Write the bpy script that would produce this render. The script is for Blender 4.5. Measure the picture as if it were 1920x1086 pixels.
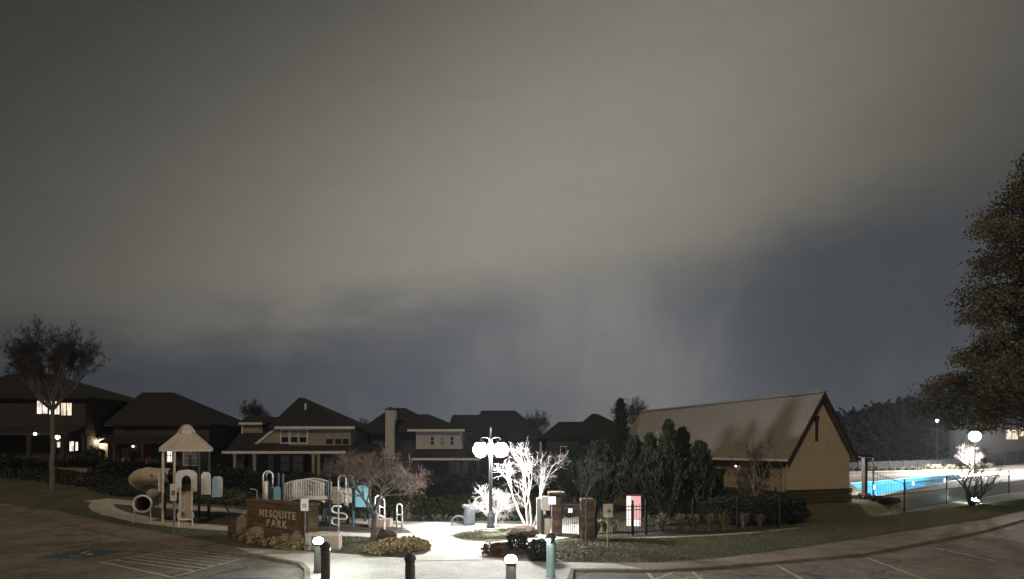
import bpy, bmesh, math, random
import numpy as np
from mathutils import Vector, Matrix
R = math.radians
for o in list(bpy.data.objects): bpy.data.objects.remove(o)
sc = bpy.context.scene
col = sc.collection
random.seed(7); rng = np.random.default_rng(7)

# ------------------------------------------------------------------ camera
CAM_H, F, HY = 3.6, 1100.0, 844.0          # eye height, focal length and horizon row (in photo pixels)
cd = bpy.data.cameras.new('camera'); cam = bpy.data.objects.new('camera', cd); col.objects.link(cam)
cam.location = (0, 0, CAM_H); cam.rotation_euler = (R(90), 0, 0)
cd.sensor_width = 36; cd.lens = 36*F/1920; cd.shift_y = (HY-543)/1920
cd.clip_start = 0.1; cd.clip_end = 3000
sc.camera = cam

# ------------------------------------------------------------------ night sky
w = bpy.data.worlds.new('World'); sc.world = w; w.use_nodes = True
nt = w.node_tree; N = nt.nodes; L = nt.links; N.clear()
def nd(t, **k):
    n = N.new(t)
    for a, v in k.items(): setattr(n, a, v)
    return n
def lk(src, dst):
    if isinstance(src, (int, float)): dst.default_value = src
    else: L.new(src, dst)
def mth(op, a, b=0.0, c=0.0):
    n = nd('ShaderNodeMath', operation=op)
    for i, v in enumerate((a, b, c)): lk(v, n.inputs[i])
    return n.outputs[0]
def sstep(x, a, b):
    n = nd('ShaderNodeMapRange', interpolation_type='SMOOTHSTEP')
    lk(x, n.inputs[0]); n.inputs[1].default_value = a; n.inputs[2].default_value = b
    return n.outputs[0]
def mixc(f, a, b):
    n = nd('ShaderNodeMix', data_type='RGBA'); lk(f, n.inputs[0])
    for v, i in ((a, 6), (b, 7)):
        if isinstance(v, tuple): n.inputs[i].default_value = (*v, 1)
        else: L.new(v, n.inputs[i])
    return n.outputs[2]
tc = nd('ShaderNodeTexCoord')
sep = nd('ShaderNodeSeparateXYZ'); L.new(tc.outputs['Generated'], sep.inputs[0])
X, Y, Z = sep.outputs
az = mth('ARCTAN2', X, Y)
hyp = mth('SQRT', mth('ADD', mth('MULTIPLY', X, X), mth('MULTIPLY', Y, Y)))
el = mth('ARCTAN2', Z, hyp)
cmb = nd('ShaderNodeCombineXYZ'); lk(az, cmb.inputs[0]); lk(mth('MULTIPLY', el, 1.6), cmb.inputs[1])
def noise(vec, s, d=4, rough=.55, dist=0.0, off=(0, 0, 0), scl=(1, 1, 1), rot=0):
    mp = nd('ShaderNodeMapping'); L.new(vec, mp.inputs[0]); mp.inputs[1].default_value = off; mp.inputs[3].default_value = scl
    mp.inputs[2].default_value = (0, 0, rot)
    n = nd('ShaderNodeTexNoise'); L.new(mp.outputs[0], n.inputs['Vector'])
    n.inputs['Scale'].default_value = s; n.inputs['Detail'].default_value = d; n.inputs['Roughness'].default_value = rough; n.inputs['Distortion'].default_value = dist
    return n.outputs[0]
n1 = noise(cmb.outputs[0], 2.4, 5, .55, .3, (3.1, .4, 0), (1, 1.6, 1), .25)
n2 = noise(cmb.outputs[0], 9, 6, .62, .5, (1.7, 5.2, 0), (1, 1.5, 1), .3)
n3 = noise(cmb.outputs[0], 5.5, 4, .5, .2, (8.0, 2.0, 0), (1.7, .45, 1), -.3)      # leaning curtains of thinner cloud
def gauss(x, s): return mth('EXPONENT', mth('MULTIPLY', mth('MULTIPLY', x, x), -.5/(s*s)))
# town-lit cloud deck: a broad bright ridge leaning from upper right to lower left
dx = mth('SUBTRACT', az, mth('ADD', .03, mth('MULTIPLY', mth('SUBTRACT', el, .37), .80)))
dy = mth('SUBTRACT', el, .38)
gd = mth('MULTIPLY', gauss(dx, .40), gauss(dy, .30))
deck = mixc(gd, (.021, .0225, .0205), (.272, .254, .215))
# bluish gap under the deck edge; the edge rises to the right
edge = mth('ADD', mth('ADD', .262, mth('MINIMUM', mth('MULTIPLY', az, .16), .065)), mth('MULTIPLY', mth('SUBTRACT', n1, .5), .16))
edge = mth('ADD', edge, mth('MULTIPLY', mth('SUBTRACT', n2, .5), .07))
gap = mth('SUBTRACT', 1.0, sstep(mth('SUBTRACT', el, edge), -.075, .060))
gb = gauss(mth('SUBTRACT', az, .06), .36)
gapc = mixc(gb, (.029, .036, .044), (.098, .108, .127))
gapc = mixc(mth('MULTIPLY', sstep(az, .30, .55), .85), gapc, (.060, .067, .076))
cur = mth('ADD', mth('MULTIPLY', gauss(mth('SUBTRACT', az, mth('ADD', .185, mth('MULTIPLY', mth('SUBTRACT', .14, el), .45))), .10), .85), mth('MULTIPLY', gauss(mth('ADD', az, .06), .05), .14))
cur = mth('MULTIPLY', cur, mth('ADD', .72, mth('MULTIPLY', n3, .5)))
cur = mth('ADD', cur, mth('MULTIPLY', mth('MULTIPLY', sstep(n3, .46, .74), gb), .28))
gapc = mixc(cur, gapc, (.195, .195, .190))
skyc = mixc(mth('MULTIPLY', gap, .95), deck, gapc)
n4 = noise(cmb.outputs[0], 34, 5, .7, 0, (2, 9, 0))
fine = mth('ADD', mth('ADD', .87, mth('MULTIPLY', n2, .14)), mth('MULTIPLY', n4, .12))
vs = nd('ShaderNodeVectorMath', operation='SCALE'); L.new(skyc, vs.inputs[0]); L.new(fine, vs.inputs['Scale'])
bg = nd('ShaderNodeBackground'); L.new(vs.outputs[0], bg.inputs[0]); bg.inputs[1].default_value = 1.0
wo = nd('ShaderNodeOutputWorld'); L.new(bg.outputs[0], wo.inputs[0])

# one weak warm directional light: the town's sodium glow from behind the camera
sd = bpy.data.lights.new('sun', 'SUN'); sun = bpy.data.objects.new('sun', sd); col.objects.link(sun)
sd.energy = 1.05; sd.angle = R(6); sd.color = (1.0, .78, .53)
sun.rotation_euler = Vector((.22, .80, -.56)).to_track_quat('-Z', 'Y').to_euler()
sc.view_settings.view_transform = 'Standard'; sc.view_settings.look = 'None'
sc.view_settings.exposure = 0.0; sc.view_settings.gamma = 1.0; sc.view_settings.use_curve_mapping = False
sc.render.engine = 'CYCLES'
try:
    sc.cycles.max_bounces = 6; sc.cycles.diffuse_bounces = 3; sc.cycles.glossy_bounces = 2; sc.cycles.transparent_max_bounces = 12
    sc.cycles.volume_bounces = 0; sc.cycles.sample_clamp_indirect = 4.0
    sc.cycles.caustics_reflective = False; sc.cycles.caustics_refractive = False
    sc.cycles.use_denoising = True
except Exception: pass

# ------------------------------------------------------------------ helpers
def sm(t):
    t = min(max(t, 0.0), 1.0); return t*t*(3-2*t)
def G(px, py, z=0.0):                       # ground point seen at a photo pixel
    y = F*(CAM_H-z)/(py-HY); return ((px-960)/F*y, y, z)
def Q(px, py, y):                           # point at depth y seen at a photo pixel
    return ((px-960)/F*y, y, CAM_H-(py-HY)/F*y)
KERB = [G(*p)[:2] for p in ((-260, 905), (0, 945), (140, 983), (240, 1006), (340, 1023), (480, 1041), (560, 1056), (1075, 1068), (1215, 1069), (1340, 1063), (1455, 1053), (1620, 1038), (1840, 996), (1920, 974), (2200, 930))]
def lerpx(pts, x):
    return float(np.interp(x, [p[0] for p in pts], [p[1] for p in pts]))
BACK = [(-33, 44), (-29.8, 42), (-16.2, 36.6), (-9.6, 31.4), (-5.1, 29.0), (1.3, 29.2), (4, 30)]
POOL = [(22.3, 36.7), (47, 61.0), (54, 71), (30, 52)]
HOLE = [(21.5, 36.2), (49, 60.5), (57, 73), (31, 56)]
def in_hole(x, y):
    ins = False
    for i in range(4):
        (x1, y1), (x2, y2) = HOLE[i], HOLE[(i+1) % 4]
        if (y1 > y) != (y2 > y) and x < (x2-x1)*(y-y1)/(y2-y1)+x1: ins = not ins
    return ins
def terrain(x, y):
    if in_hole(x, y): return -1.6
    z = 2.0*sm((-x-15)/32)*sm((y-34)/22)
    t = (x-22)*-.63 + (y-33.3)*.78
    z += .6*sm(t/1.4)*sm((x-12)/5)*sm((y-30)/3)
    z += 1.5*sm((x-60)/30)*sm((y-52)/32)
    b = y-lerpx(BACK, x)-.4                  # the lawn falls away behind the paths and climbs again to the houses
    if b > 0 and y < 56:
        z -= 2.6*sm(b/8)*(1-sm((y-46)/8))*sm((x+31)/7)*(1-sm((x-1.0)/4))
    if y < lerpx(KERB, x)+.25: z = -.35
    return z
def mat(name, c, rough=.85, c2=None, scale=3.0, bump=0.0, bscale=20.0, metal=0.0, spec=.3, c3=None, island=False, sheen=0):
    m = bpy.data.materials.new(name); m.use_nodes = True
    t = m.node_tree; b = t.nodes['Principled BSDF']
    b.inputs['Roughness'].default_value = rough; b.inputs['Metallic'].default_value = metal
    b.inputs['Specular IOR Level'].default_value = spec; b.inputs['Base Color'].default_value = (*c, 1)
    co = t.nodes.new('ShaderNodeTexCoord')
    if c2 is not None:
        if island:
            g = t.nodes.new('ShaderNodeNewGeometry'); fac = g.outputs['Random Per Island']
        else:
            n = t.nodes.new('ShaderNodeTexNoise'); n.inputs['Scale'].default_value = scale; n.inputs['Detail'].default_value = 6; n.inputs['Roughness'].default_value = .65
            t.links.new(co.outputs['Object'], n.inputs['Vector']); fac = n.outputs[0]
        r = t.nodes.new('ShaderNodeValToRGB'); t.links.new(fac, r.inputs[0])
        r.color_ramp.elements[0].color = (*c, 1); r.color_ramp.elements[1].color = (*c2, 1)
        if not island: r.color_ramp.elements[0].position = .34; r.color_ramp.elements[1].position = .66
        if c3 is not None:
            e = r.color_ramp.elements.new(.5); e.color = (*c3, 1)
        out = r.outputs[0]
        if not island:                                     # fine grain over the blotches
            n2_ = t.nodes.new('ShaderNodeTexNoise'); n2_.inputs['Scale'].default_value = scale*14; n2_.inputs['Detail'].default_value = 3
            t.links.new(co.outputs['Object'], n2_.inputs['Vector'])
            mr = t.nodes.new('ShaderNodeMapRange'); t.links.new(n2_.outputs[0], mr.inputs[0]); mr.inputs[1].default_value = .3; mr.inputs[2].default_value = .7; mr.inputs[3].default_value = .78; mr.inputs[4].default_value = 1.2
            mx = t.nodes.new('ShaderNodeVectorMath'); mx.operation = 'SCALE'; t.links.new(out, mx.inputs[0]); t.links.new(mr.outputs[0], mx.inputs['Scale']); out = mx.outputs[0]
        t.links.new(out, b.inputs['Base Color'])
    if bump:
        n = t.nodes.new('ShaderNodeTexNoise'); n.inputs['Scale'].default_value = bscale; n.inputs['Detail'].default_value = 4
        t.links.new(co.outputs['Object'], n.inputs['Vector'])
        bp = t.nodes.new('ShaderNodeBump'); bp.inputs['Strength'].default_value = bump; bp.inputs['Distance'].default_value = .05
        t.links.new(n.outputs[0], bp.inputs['Height']); t.links.new(bp.outputs[0], b.inputs['Normal'])
    return m
def emit(name, c, s):
    m = bpy.data.materials.new(name); m.use_nodes = True; t = m.node_tree; t.nodes.clear()
    e = t.nodes.new('ShaderNodeEmission'); e.inputs[0].default_value = (*c, 1); e.inputs[1].default_value = s
    o = t.nodes.new('ShaderNodeOutputMaterial'); t.links.new(e.outputs[0], o.inputs[0]); return m
class MB:
    def __init__(s): s.v = []; s.f = []
    def add(s, vs, fs):
        n = len(s.v); s.v += [tuple(map(float, p)) for p in vs]; s.f += [tuple(i+n for i in f) for f in fs]; return s
    def box(s, c, d, rz=0.0, taper=1.0):
        x, y, z = d[0]/2, d[1]/2, d[2]/2; ca, sa = math.cos(rz), math.sin(rz); vs = []
        for k in (-1, 1):
            q = taper if k > 0 else 1
            for a, b in ((-1, -1), (1, -1), (1, 1), (-1, 1)):
                px, py = a*x*q, b*y*q; vs.append((c[0]+px*ca-py*sa, c[1]+px*sa+py*ca, c[2]+k*z))
        return s.add(vs, [(3, 2, 1, 0), (4, 5, 6, 7), (0, 1, 5, 4), (1, 2, 6, 5), (2, 3, 7, 6), (3, 0, 4, 7)])
    def b2(s, x0, x1, y0, y1, z0, z1): return s.box(((x0+x1)/2, (y0+y1)/2, (z0+z1)/2), (abs(x1-x0), abs(y1-y0), abs(z1-z0)))
    def prism(s, poly, z0, z1, hf=None):     # poly in xy, extruded in z; hf gives a ground height per corner
        n = len(poly); a = sum(poly[i][0]*poly[(i+1) % n][1]-poly[(i+1) % n][0]*poly[i][1] for i in range(n))
        if a < 0: poly = poly[::-1]
        h = hf or (lambda x, y: 0.0)
        vs = [(x, y, z0+h(x, y)) for x, y in poly]+[(x, y, z1+h(x, y)) for x, y in poly]
        return s.add(vs, [tuple(range(n-1, -1, -1)), tuple(range(n, 2*n))]+[(i, (i+1) % n, n+(i+1) % n, n+i) for i in range(n)])
    def wall(s, poly, y0, y1):               # poly in xz, extruded in y
        n = len(poly); a = sum(poly[i][0]*poly[(i+1) % n][1]-poly[(i+1) % n][0]*poly[i][1] for i in range(n))
        if a < 0: poly = poly[::-1]
        vs = [(x, y0, z) for x, z in poly]+[(x, y1, z) for x, z in poly]
        return s.add(vs, [tuple(range(n)), tuple(range(2*n-1, n-1, -1))]+[((i+1) % n, i, n+i, n+(i+1) % n) for i in range(n)])
    def tube(s, pts, rad, sides=6, caps=True):
        P = [Vector(p) for p in pts]; n = len(P)
        if not hasattr(rad, '__len__'): rad = [rad]*n
        ref = None; vs = []
        for i in range(n):
            d = (P[min(i+1, n-1)]-P[max(i-1, 0)]); d = d.normalized() if d.length > 1e-9 else Vector((0, 0, 1))
            if ref is None: ref = Vector((0, 0, 1)) if abs(d.z) < .9 else Vector((1, 0, 0))
            u = ref-d*ref.dot(d)
            if u.length < 1e-6: u = Vector((0, 1, 0))-d*d.y
            u.normalize(); ref = u; v = d.cross(u)
            for k in range(sides):
                a = 2*math.pi*k/sides; vs.append(P[i]+(u*math.cos(a)+v*math.sin(a))*rad[i])
        fs = [(i*sides+k, i*sides+(k+1) % sides, (i+1)*sides+(k+1) % sides, (i+1)*sides+k) for i in range(n-1) for k in range(sides)]
        if caps: fs += [tuple(range(sides-1, -1, -1)), tuple(range((n-1)*sides, n*sides))]
        return s.add(vs, fs)
    def lathe(s, prof, c=(0, 0, 0), segs=16):
        n = len(prof); vs = [(c[0]+r*math.cos(2*math.pi*k/segs), c[1]+r*math.sin(2*math.pi*k/segs), c[2]+z) for r, z in prof for k in range(segs)]
        fs = [(i*segs+k, i*segs+(k+1) % segs, (i+1)*segs+(k+1) % segs, (i+1)*segs+k) for i in range(n-1) for k in range(segs)]
        fs += [tuple(range(segs-1, -1, -1)), tuple(range((n-1)*segs, n*segs))]
        return s.add(vs, fs)
    def ball(s, c, r, segs=14, rings=8, sq=(1, 1, 1), jit=0.0, rg=None):
        vs = []; 
        for i in range(rings+1):
            t = math.pi*i/rings
            for k in range(segs):
                a = 2*math.pi*k/segs; j = 1+(rg.uniform(-jit, jit) if jit and 0 < i < rings else 0)
                vs.append((c[0]+r*sq[0]*j*math.sin(t)*math.cos(a), c[1]+r*sq[1]*j*math.sin(t)*math.sin(a), c[2]-r*sq[2]*j*math.cos(t)))
        fs = [(i*segs+k, i*segs+(k+1) % segs, (i+1)*segs+(k+1) % segs, (i+1)*segs+k) for i in range(rings) for k in range(segs)]
        return s.add(vs, fs)
    def build(s, name, m, parent=None, smooth=False, bevel=0.0, loc=None):
        me = bpy.data.meshes.new(name); me.from_pydata(s.v, [], s.f); me.update()
        me.materials.append(m)
        if smooth: me.polygons.foreach_set('use_smooth', [True]*len(me.polygons))
        o = bpy.data.objects.new(name, me); col.objects.link(o)
        if parent is not None: o.parent = parent
        if loc is not None: o.location = loc
        if bevel:
            b = o.modifiers.new('bevel', 'BEVEL'); b.width = bevel; b.segments = 2; b.limit_method = 'ANGLE'
        return o
def npmesh(name, V, Fc, m, parent=None, smooth=False):     # numpy arrays of verts and equal-size faces
    V = np.asarray(V, np.float32).reshape(-1, 3); Fc = np.asarray(Fc, np.int32); k = Fc.shape[1]
    me = bpy.data.meshes.new(name); me.vertices.add(len(V)); me.vertices.foreach_set('co', V.ravel())
    me.loops.add(Fc.size); me.loops.foreach_set('vertex_index', Fc.ravel())
    me.polygons.add(len(Fc)); me.polygons.foreach_set('loop_start', np.arange(0, Fc.size, k, dtype=np.int32))
    me.update(calc_edges=True); me.materials.append(m)
    if smooth: me.polygons.foreach_set('use_smooth', np.ones(len(Fc), bool))
    o = bpy.data.objects.new(name, me); col.objects.link(o)
    if parent is not None: o.parent = parent
    return o
def tag(o, label, cat, group=None):
    o['label'] = label; o['category'] = cat
    if group: o['group'] = group
    return o
def thing(name, label, cat, loc=(0, 0, 0), rz=0.0, group=None):
    o = bpy.data.objects.new(name, None); col.objects.link(o); o.location = loc; o.rotation_euler = (0, 0, rz); o.empty_display_size = .2
    return tag(o, label, cat, group)
def copy_tree(o, loc=None, rz=None, label=None, group=None, scale=None):
    def rec(a, par):
        c = a.copy(); col.objects.link(c); c.parent = par
        for ch in list(a.children): rec(ch, c)
        return c
    c = rec(o, None)
    if loc is not None: c.location = loc
    if rz is not None: c.rotation_euler = (0, 0, rz)
    if label: c['label'] = label
    if group: c['group'] = group
    if scale: c.scale = scale if hasattr(scale, '__len__') else (scale,)*3
    return c
ORD = 'first second third fourth fifth sixth seventh eighth ninth tenth eleventh twelfth thirteenth fourteenth fifteenth sixteenth seventeenth eighteenth nineteenth twentieth twenty-first twenty-second twenty-third twenty-fourth twenty-fifth twenty-sixth'.split()
def struct(o): o['kind'] = 'structure'; return o
def stuff(o): o['kind'] = 'stuff'; return o
def on(x, y, dz=0.0): return (x, y, terrain(x, y)+dz)

# ------------------------------------------------------------------ materials
M = dict(
    lot=mat('lot_concrete', (.215, .187, .148), .9, (.15, .129, .10), .35, .25, 30, c3=(.19, .165, .13)),
    walk=mat('walk_concrete', (.54, .49, .43), .85, (.44, .40, .35), .8, .15, 25),
    kerb=mat('kerb_concrete', (.235, .19, .14), .9, (.18, .145, .108), 1.2, .2, 20),
    paint=mat('road_paint', (.56, .52, .44), .8, (.26, .23, .18), 6, .1, 40),
    bluepaint=mat('blue_paint', (.04, .085, .12), .8, (.08, .10, .10), 5),
    grass=mat('grass', (.060, .065, .036), .95, (.115, .104, .062), .55, .6, 25, c3=(.08, .085, .047)),
    blade=mat('grass_blade', (.072, .082, .046), .8, (.15, .14, .085), island=True),
    mulch=mat('mulch', (.045, .034, .026), .95, (.085, .066, .05), 3, .6, 18),
    bark=mat('bark', (.17, .14, .115), .9, (.09, .075, .06), 4, .4, 20),
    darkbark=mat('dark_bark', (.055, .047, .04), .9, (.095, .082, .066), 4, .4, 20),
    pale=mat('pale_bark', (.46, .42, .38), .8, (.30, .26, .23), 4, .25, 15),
    twig=mat('twig', (.125, .085, .062), .9, (.07, .048, .037), island=True),
    twigdark=mat('twig_dark', (.055, .045, .04), .9, (.03, .026, .022), island=True),
    cedar=mat('cedar', (.010, .016, .008), .9, (.030, .038, .020), island=True),
    shrub=mat('shrub', (.012, .017, .011), .9, (.032, .037, .021), island=True),
    shrubred=mat('shrub_red', (.07, .035, .026), .85, (.13, .08, .05), island=True),
    leafy=mat('leafy', (.07, .067, .04), .8, (.18, .13, .072), island=True, c3=(.105, .093, .054)),
    yellow=mat('yellow_leaf', (.13, .09, .05), .8, (.50, .40, .25), island=True, c3=(.30, .215, .115)),
    strawg=mat('straw', (.24, .22, .15), .85, (.13, .12, .08), island=True),
    shingle=mat('shingle', (.023, .022, .019), .95, (.013, .0125, .0115), 2.5, .4, 14),
    shingleblue=mat('shingle_slate', (.024, .024, .028), .95, (.016, .016, .019), 2.5, .4, 14),
    trim=mat('trim_white', (.46, .44, .39), .7, (.38, .36, .32), 2),
    tanwall=mat('tan_siding', (.20, .17, .125), .9, (.16, .136, .10), 1.2, .2, 8),
    whitewall=mat('cream_siding', (.31, .29, .26), .9, (.26, .245, .22), 1.2, .2, 8),
    brick=mat('house_brick', (.13, .07, .048), .95, (.085, .048, .036), 4, .3, 20),
    darkwall=mat('dark_brick', (.046, .039, .033), .95, (.028, .024, .021), 4, .3, 20),
    glass=mat('window_glass', (.012, .013, .016), .12, spec=.5),
    blind=mat('window_blind', (.20, .185, .16), .8, (.12, .11, .10), 2.5),
    door=mat('red_door', (.11, .035, .022), .6, (.075, .026, .018), 3),
    stucco=mat('stucco', (.36, .31, .235), .95, (.32, .275, .205), .7, .3, 14),
    roofmetal=mat('roof_tan', (.24, .225, .20), .85, (.215, .20, .178), .8, .1, 10),
    stone=mat('wainscot_stone', (.066, .052, .034), .95, (.045, .036, .024), 2.2, .5, 9),
    signstone=mat('sign_stone', (.135, .085, .045), .95, (.085, .054, .03), 2.5, .4, 14),
    signstone2=mat('sign_stone_dark', (.10, .06, .032), .95, (.065, .041, .024), 2.5, .4, 14),
    mortar=mat('mortar', (.075, .055, .04), .95),
    pillarstone=mat('pillar_stone', (.19, .145, .11), .95, (.11, .085, .065), 4, .5, 12),
    pillarstone2=mat('pillar_stone_red', (.14, .092, .068), .95, (.085, .06, .047), 4, .5, 12),
    limestone=mat('limestone', (.22, .18, .125), .95, (.14, .115, .08), 3, .5, 8),
    iron=mat('black_iron', (.012, .012, .012), .55, metal=.0, spec=.4),
    darkmetal=mat('dark_metal', (.022, .019, .016), .6, (.034, .028, .022), 6),
    greenpost=mat('green_post', (.018, .03, .03), .5, spec=.5),
    bluepost=mat('blue_post', (.03, .075, .11), .45, spec=.5),
    blueplastic=mat('blue_plastic', (.24, .52, .64), .45, (.21, .47, .59), 3, spec=.5),
    tanplastic=mat('tan_plastic', (.44, .37, .28), .5, (.37, .31, .23), 2, spec=.5),
    creamplastic=mat('cream_plastic', (.50, .46, .39), .5, (.44, .40, .34), 2, spec=.5),
    tubein=mat('slide_inside', (.16, .095, .055), .6),
    whitemetal=mat('white_metal', (.72, .71, .67), .45, (.62, .60, .56), 5, spec=.5),
    grey=mat('grey_metal', (.10, .11, .12), .5, (.08, .087, .095), 5, spec=.5),
    greybox=mat('kiosk_grey', (.33, .35, .35), .5, (.28, .29, .29), 4),
    whitepanel=mat('white_panel', (.75, .75, .73), .6),
    signwhite=mat('sign_white', (.62, .60, .55), .5, (.54, .52, .48), 6),
    signgrey=mat('sign_print', (.13, .13, .15), .6),
    red=mat('red_cabinet', (.14, .012, .012), .5, (.11, .010, .010), 4),
    concrete=mat('bench_concrete', (.50, .42, .36), .9, (.40, .33, .28), 5, .2, 20),
    pinkconc=mat('pink_concrete', (.36, .255, .205), .9, (.29, .21, .17), 5, .2, 20),
    pooltile=mat('pool_plaster', (.10, .42, .62), .7, (.08, .36, .56), 2),
    deck=mat('pool_deck', (.50, .47, .44), .85, (.42, .39, .37), 1.5, .1, 20),
    letter=mat('sign_letter', (.40, .29, .19), .6),
    boulder=mat('boulder', (.075, .055, .045), .95, (.045, .035, .03), 5, .6, 9),
    boulderred=mat('boulder_red', (.095, .06, .046), .95, (.055, .038, .03), 5, .6, 9),
    timber=mat('bollard_timber', (.045, .036, .028), .75, (.028, .023, .019), 6, .2, 30),
    teal=mat('teal_post', (.20, .26, .26), .6, (.16, .215, .215), 6),
    screen=mat('fence_screen', (.004, .005, .006), .9), woods=mat('woods_leaf', (.004, .005, .003), .9, (.010, .011, .007), island=True), lamppost=mat('lamp_post_paint', (.022, .024, .024), .6),
    e_globe=emit('lamp_globe_glow', (.93, .96, 1.0), 720),
    e_far=emit('far_lamp_glow', (1.0, .97, .92), 3000),
    e_boll=emit('bollard_glow', (.80, 1.0, .93), 520),
    e_win=emit('lit_window', (1.0, .80, .60), 1.15),
    e_winw=emit('lit_window_white', (1.0, .88, .74), 1.6),
    e_small=emit('small_lamp', (1.0, .90, .78), 12),
    e_wall=emit('wall_lamp', (1.0, .78, .50), 420),
    e_pool=emit('pool_lamp', (.70, .93, 1.0), 1100), e_pooldim=emit('pool_lamp_far', (.75, .95, 1.0), 40), e_can=emit('canopy_lamp', (1.0, .95, .86), 2400),
    e_pink=emit('vending_pink', (1.0, .50, .47), .95),
    e_white=emit('vending_white', (1.0, .90, .84), 1.2),
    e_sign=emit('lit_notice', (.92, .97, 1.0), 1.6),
)

def wear(m, crack=.22, stain=.6, joint=None):
    """cracks and oily blotches worked into a flat concrete colour"""
    t = m.node_tree; b = t.nodes['Principled BSDF']; src = b.inputs['Base Color'].links[0].from_socket; co = t.nodes.new('ShaderNodeTexCoord')
    nz = t.nodes.new('ShaderNodeTexNoise'); nz.inputs['Scale'].default_value = 1.1; nz.inputs['Detail'].default_value = 5; t.links.new(co.outputs['Object'], nz.inputs['Vector'])
    ad = t.nodes.new('ShaderNodeVectorMath'); ad.operation = 'MULTIPLY_ADD'; t.links.new(nz.outputs['Color'], ad.inputs[0]); ad.inputs[1].default_value = (1.3, 1.3, 0); t.links.new(co.outputs['Object'], ad.inputs[2])
    vo = t.nodes.new('ShaderNodeTexVoronoi'); vo.feature = 'DISTANCE_TO_EDGE'; vo.inputs['Scale'].default_value = crack; t.links.new(ad.outputs[0], vo.inputs['Vector'])
    mr = t.nodes.new('ShaderNodeMapRange'); t.links.new(vo.outputs['Distance'], mr.inputs[0]); mr.inputs[1].default_value = .002; mr.inputs[2].default_value = .012; mr.inputs[3].default_value = .45; mr.inputs[4].default_value = 1
    n2_ = t.nodes.new('ShaderNodeTexNoise'); n2_.inputs['Scale'].default_value = .55; n2_.inputs['Detail'].default_value = 7; n2_.inputs['Roughness'].default_value = .7; t.links.new(co.outputs['Object'], n2_.inputs['Vector'])
    m2 = t.nodes.new('ShaderNodeMapRange'); t.links.new(n2_.outputs[0], m2.inputs[0]); m2.inputs[1].default_value = .36; m2.inputs[2].default_value = .56; m2.inputs[3].default_value = stain; m2.inputs[4].default_value = 1.08
    mu = t.nodes.new('ShaderNodeMath'); mu.operation = 'MULTIPLY'; t.links.new(mr.outputs[0], mu.inputs[0]); t.links.new(m2.outputs[0], mu.inputs[1])
    sc_ = t.nodes.new('ShaderNodeVectorMath'); sc_.operation = 'SCALE'; t.links.new(src, sc_.inputs[0]); t.links.new(mu.outputs[0], sc_.inputs['Scale']); t.links.new(sc_.outputs[0], b.inputs['Base Color'])
wear(M['lot'], .20, .62); wear(M['walk'], .02, .80); wear(M['kerb'], .3, .7)
def curtain(m, lo=.35):
    """folds of a drawn curtain over a lit pane"""
    t = m.node_tree; e = [n for n in t.nodes if n.type == 'EMISSION'][0]; s = e.inputs[1].default_value; co = t.nodes.new('ShaderNodeTexCoord')
    mp = t.nodes.new('ShaderNodeMapping'); mp.inputs[3].default_value = (5, 5, .7); t.links.new(co.outputs['Object'], mp.inputs[0])
    nz = t.nodes.new('ShaderNodeTexNoise'); nz.inputs['Scale'].default_value = 1.0; nz.inputs['Detail'].default_value = 3; t.links.new(mp.outputs[0], nz.inputs['Vector'])
    mr = t.nodes.new('ShaderNodeMapRange'); t.links.new(nz.outputs[0], mr.inputs[0]); mr.inputs[1].default_value = .38; mr.inputs[2].default_value = .6; mr.inputs[3].default_value = s*lo; mr.inputs[4].default_value = s*1.15; t.links.new(mr.outputs[0], e.inputs[1])
curtain(M['e_win']); curtain(M['e_winw'])
# ------------------------------------------------------------------ ground, parking lot, paths
def grid_ground():
    xs = np.concatenate([np.arange(-312, -60, 18), np.arange(-60, -30, 2.0), np.arange(-30, 62, .7), np.arange(62, 100, 2.5), np.arange(100, 321, 20)])
    ys = np.concatenate([np.arange(-40, 12, 6), np.arange(12, 80, .6), np.arange(80, 120, 4), np.arange(120, 421, 30)])
    V = [(x, y, terrain(x, y)) for y in ys for x in xs]; nx = len(xs)
    Fc = [(j*nx+i, j*nx+i+1, (j+1)*nx+i+1, (j+1)*nx+i) for j in range(len(ys)-1) for i in range(nx-1)]
    return struct(npmesh('ground', V, Fc, M['grass'], smooth=True))
grid_ground()
def sheet(name, poly, m, z1, z0=-.3): return struct(MB().prism(poly, z0, z1).build(name, m))
def ribbon(name, pts, wid, m, dz, thick=.25, step=.8):
    P = []; W = []
    for i in range(len(pts)-1):
        a, b = Vector(pts[i][:2]), Vector(pts[i+1][:2]); n = max(1, int((b-a).length/step))
        for k in range(n+(i == len(pts)-2)):
            P.append(a.lerp(b, k/n)); W.append(wid if not hasattr(wid, '__len__') else wid[i]+(wid[i+1]-wid[i])*k/n)
    for _ in range(3): P = [P[0]]+[(P[i-1]+P[i]*2+P[i+1])/4 for i in range(1, len(P)-1)]+[P[-1]]
    vs = []; fs = []
    for i, p in enumerate(P):
        t = (P[min(i+1, len(P)-1)]-P[max(i-1, 0)]).normalized(); nrm = Vector((-t.y, t.x))*W[i]/2
        for q in (p+nrm, p-nrm):
            zz = max(terrain(q.x, q.y), -.02); vs += [(q.x, q.y, zz+dz), (q.x, q.y, zz+dz-thick)]
        if i:
            a = 4*(i-1); b = 4*i
            fs += [(a, a+2, b+2, b), (a+1, b+1, b+3, a+3), (a, b, b+1, a+1), (a+2, a+3, b+3, b+2)]
    n = 4*(len(P)-1); fs += [(0, 1, 3, 2), (n, n+2, n+3, n+1)]
    return struct(MB().add(vs, fs).build(name, m))
kxy = [p for p in KERB]
nose = [KERB[6], (-6.25, 17.7), (-5.85, 16.6), (-5.15, 14.6), (-4.4, 11.5), (1.0, 11.5), (1.45, 14.6), (1.68, 16.4), KERB[7]]   # the plaza bulges into the lot
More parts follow.
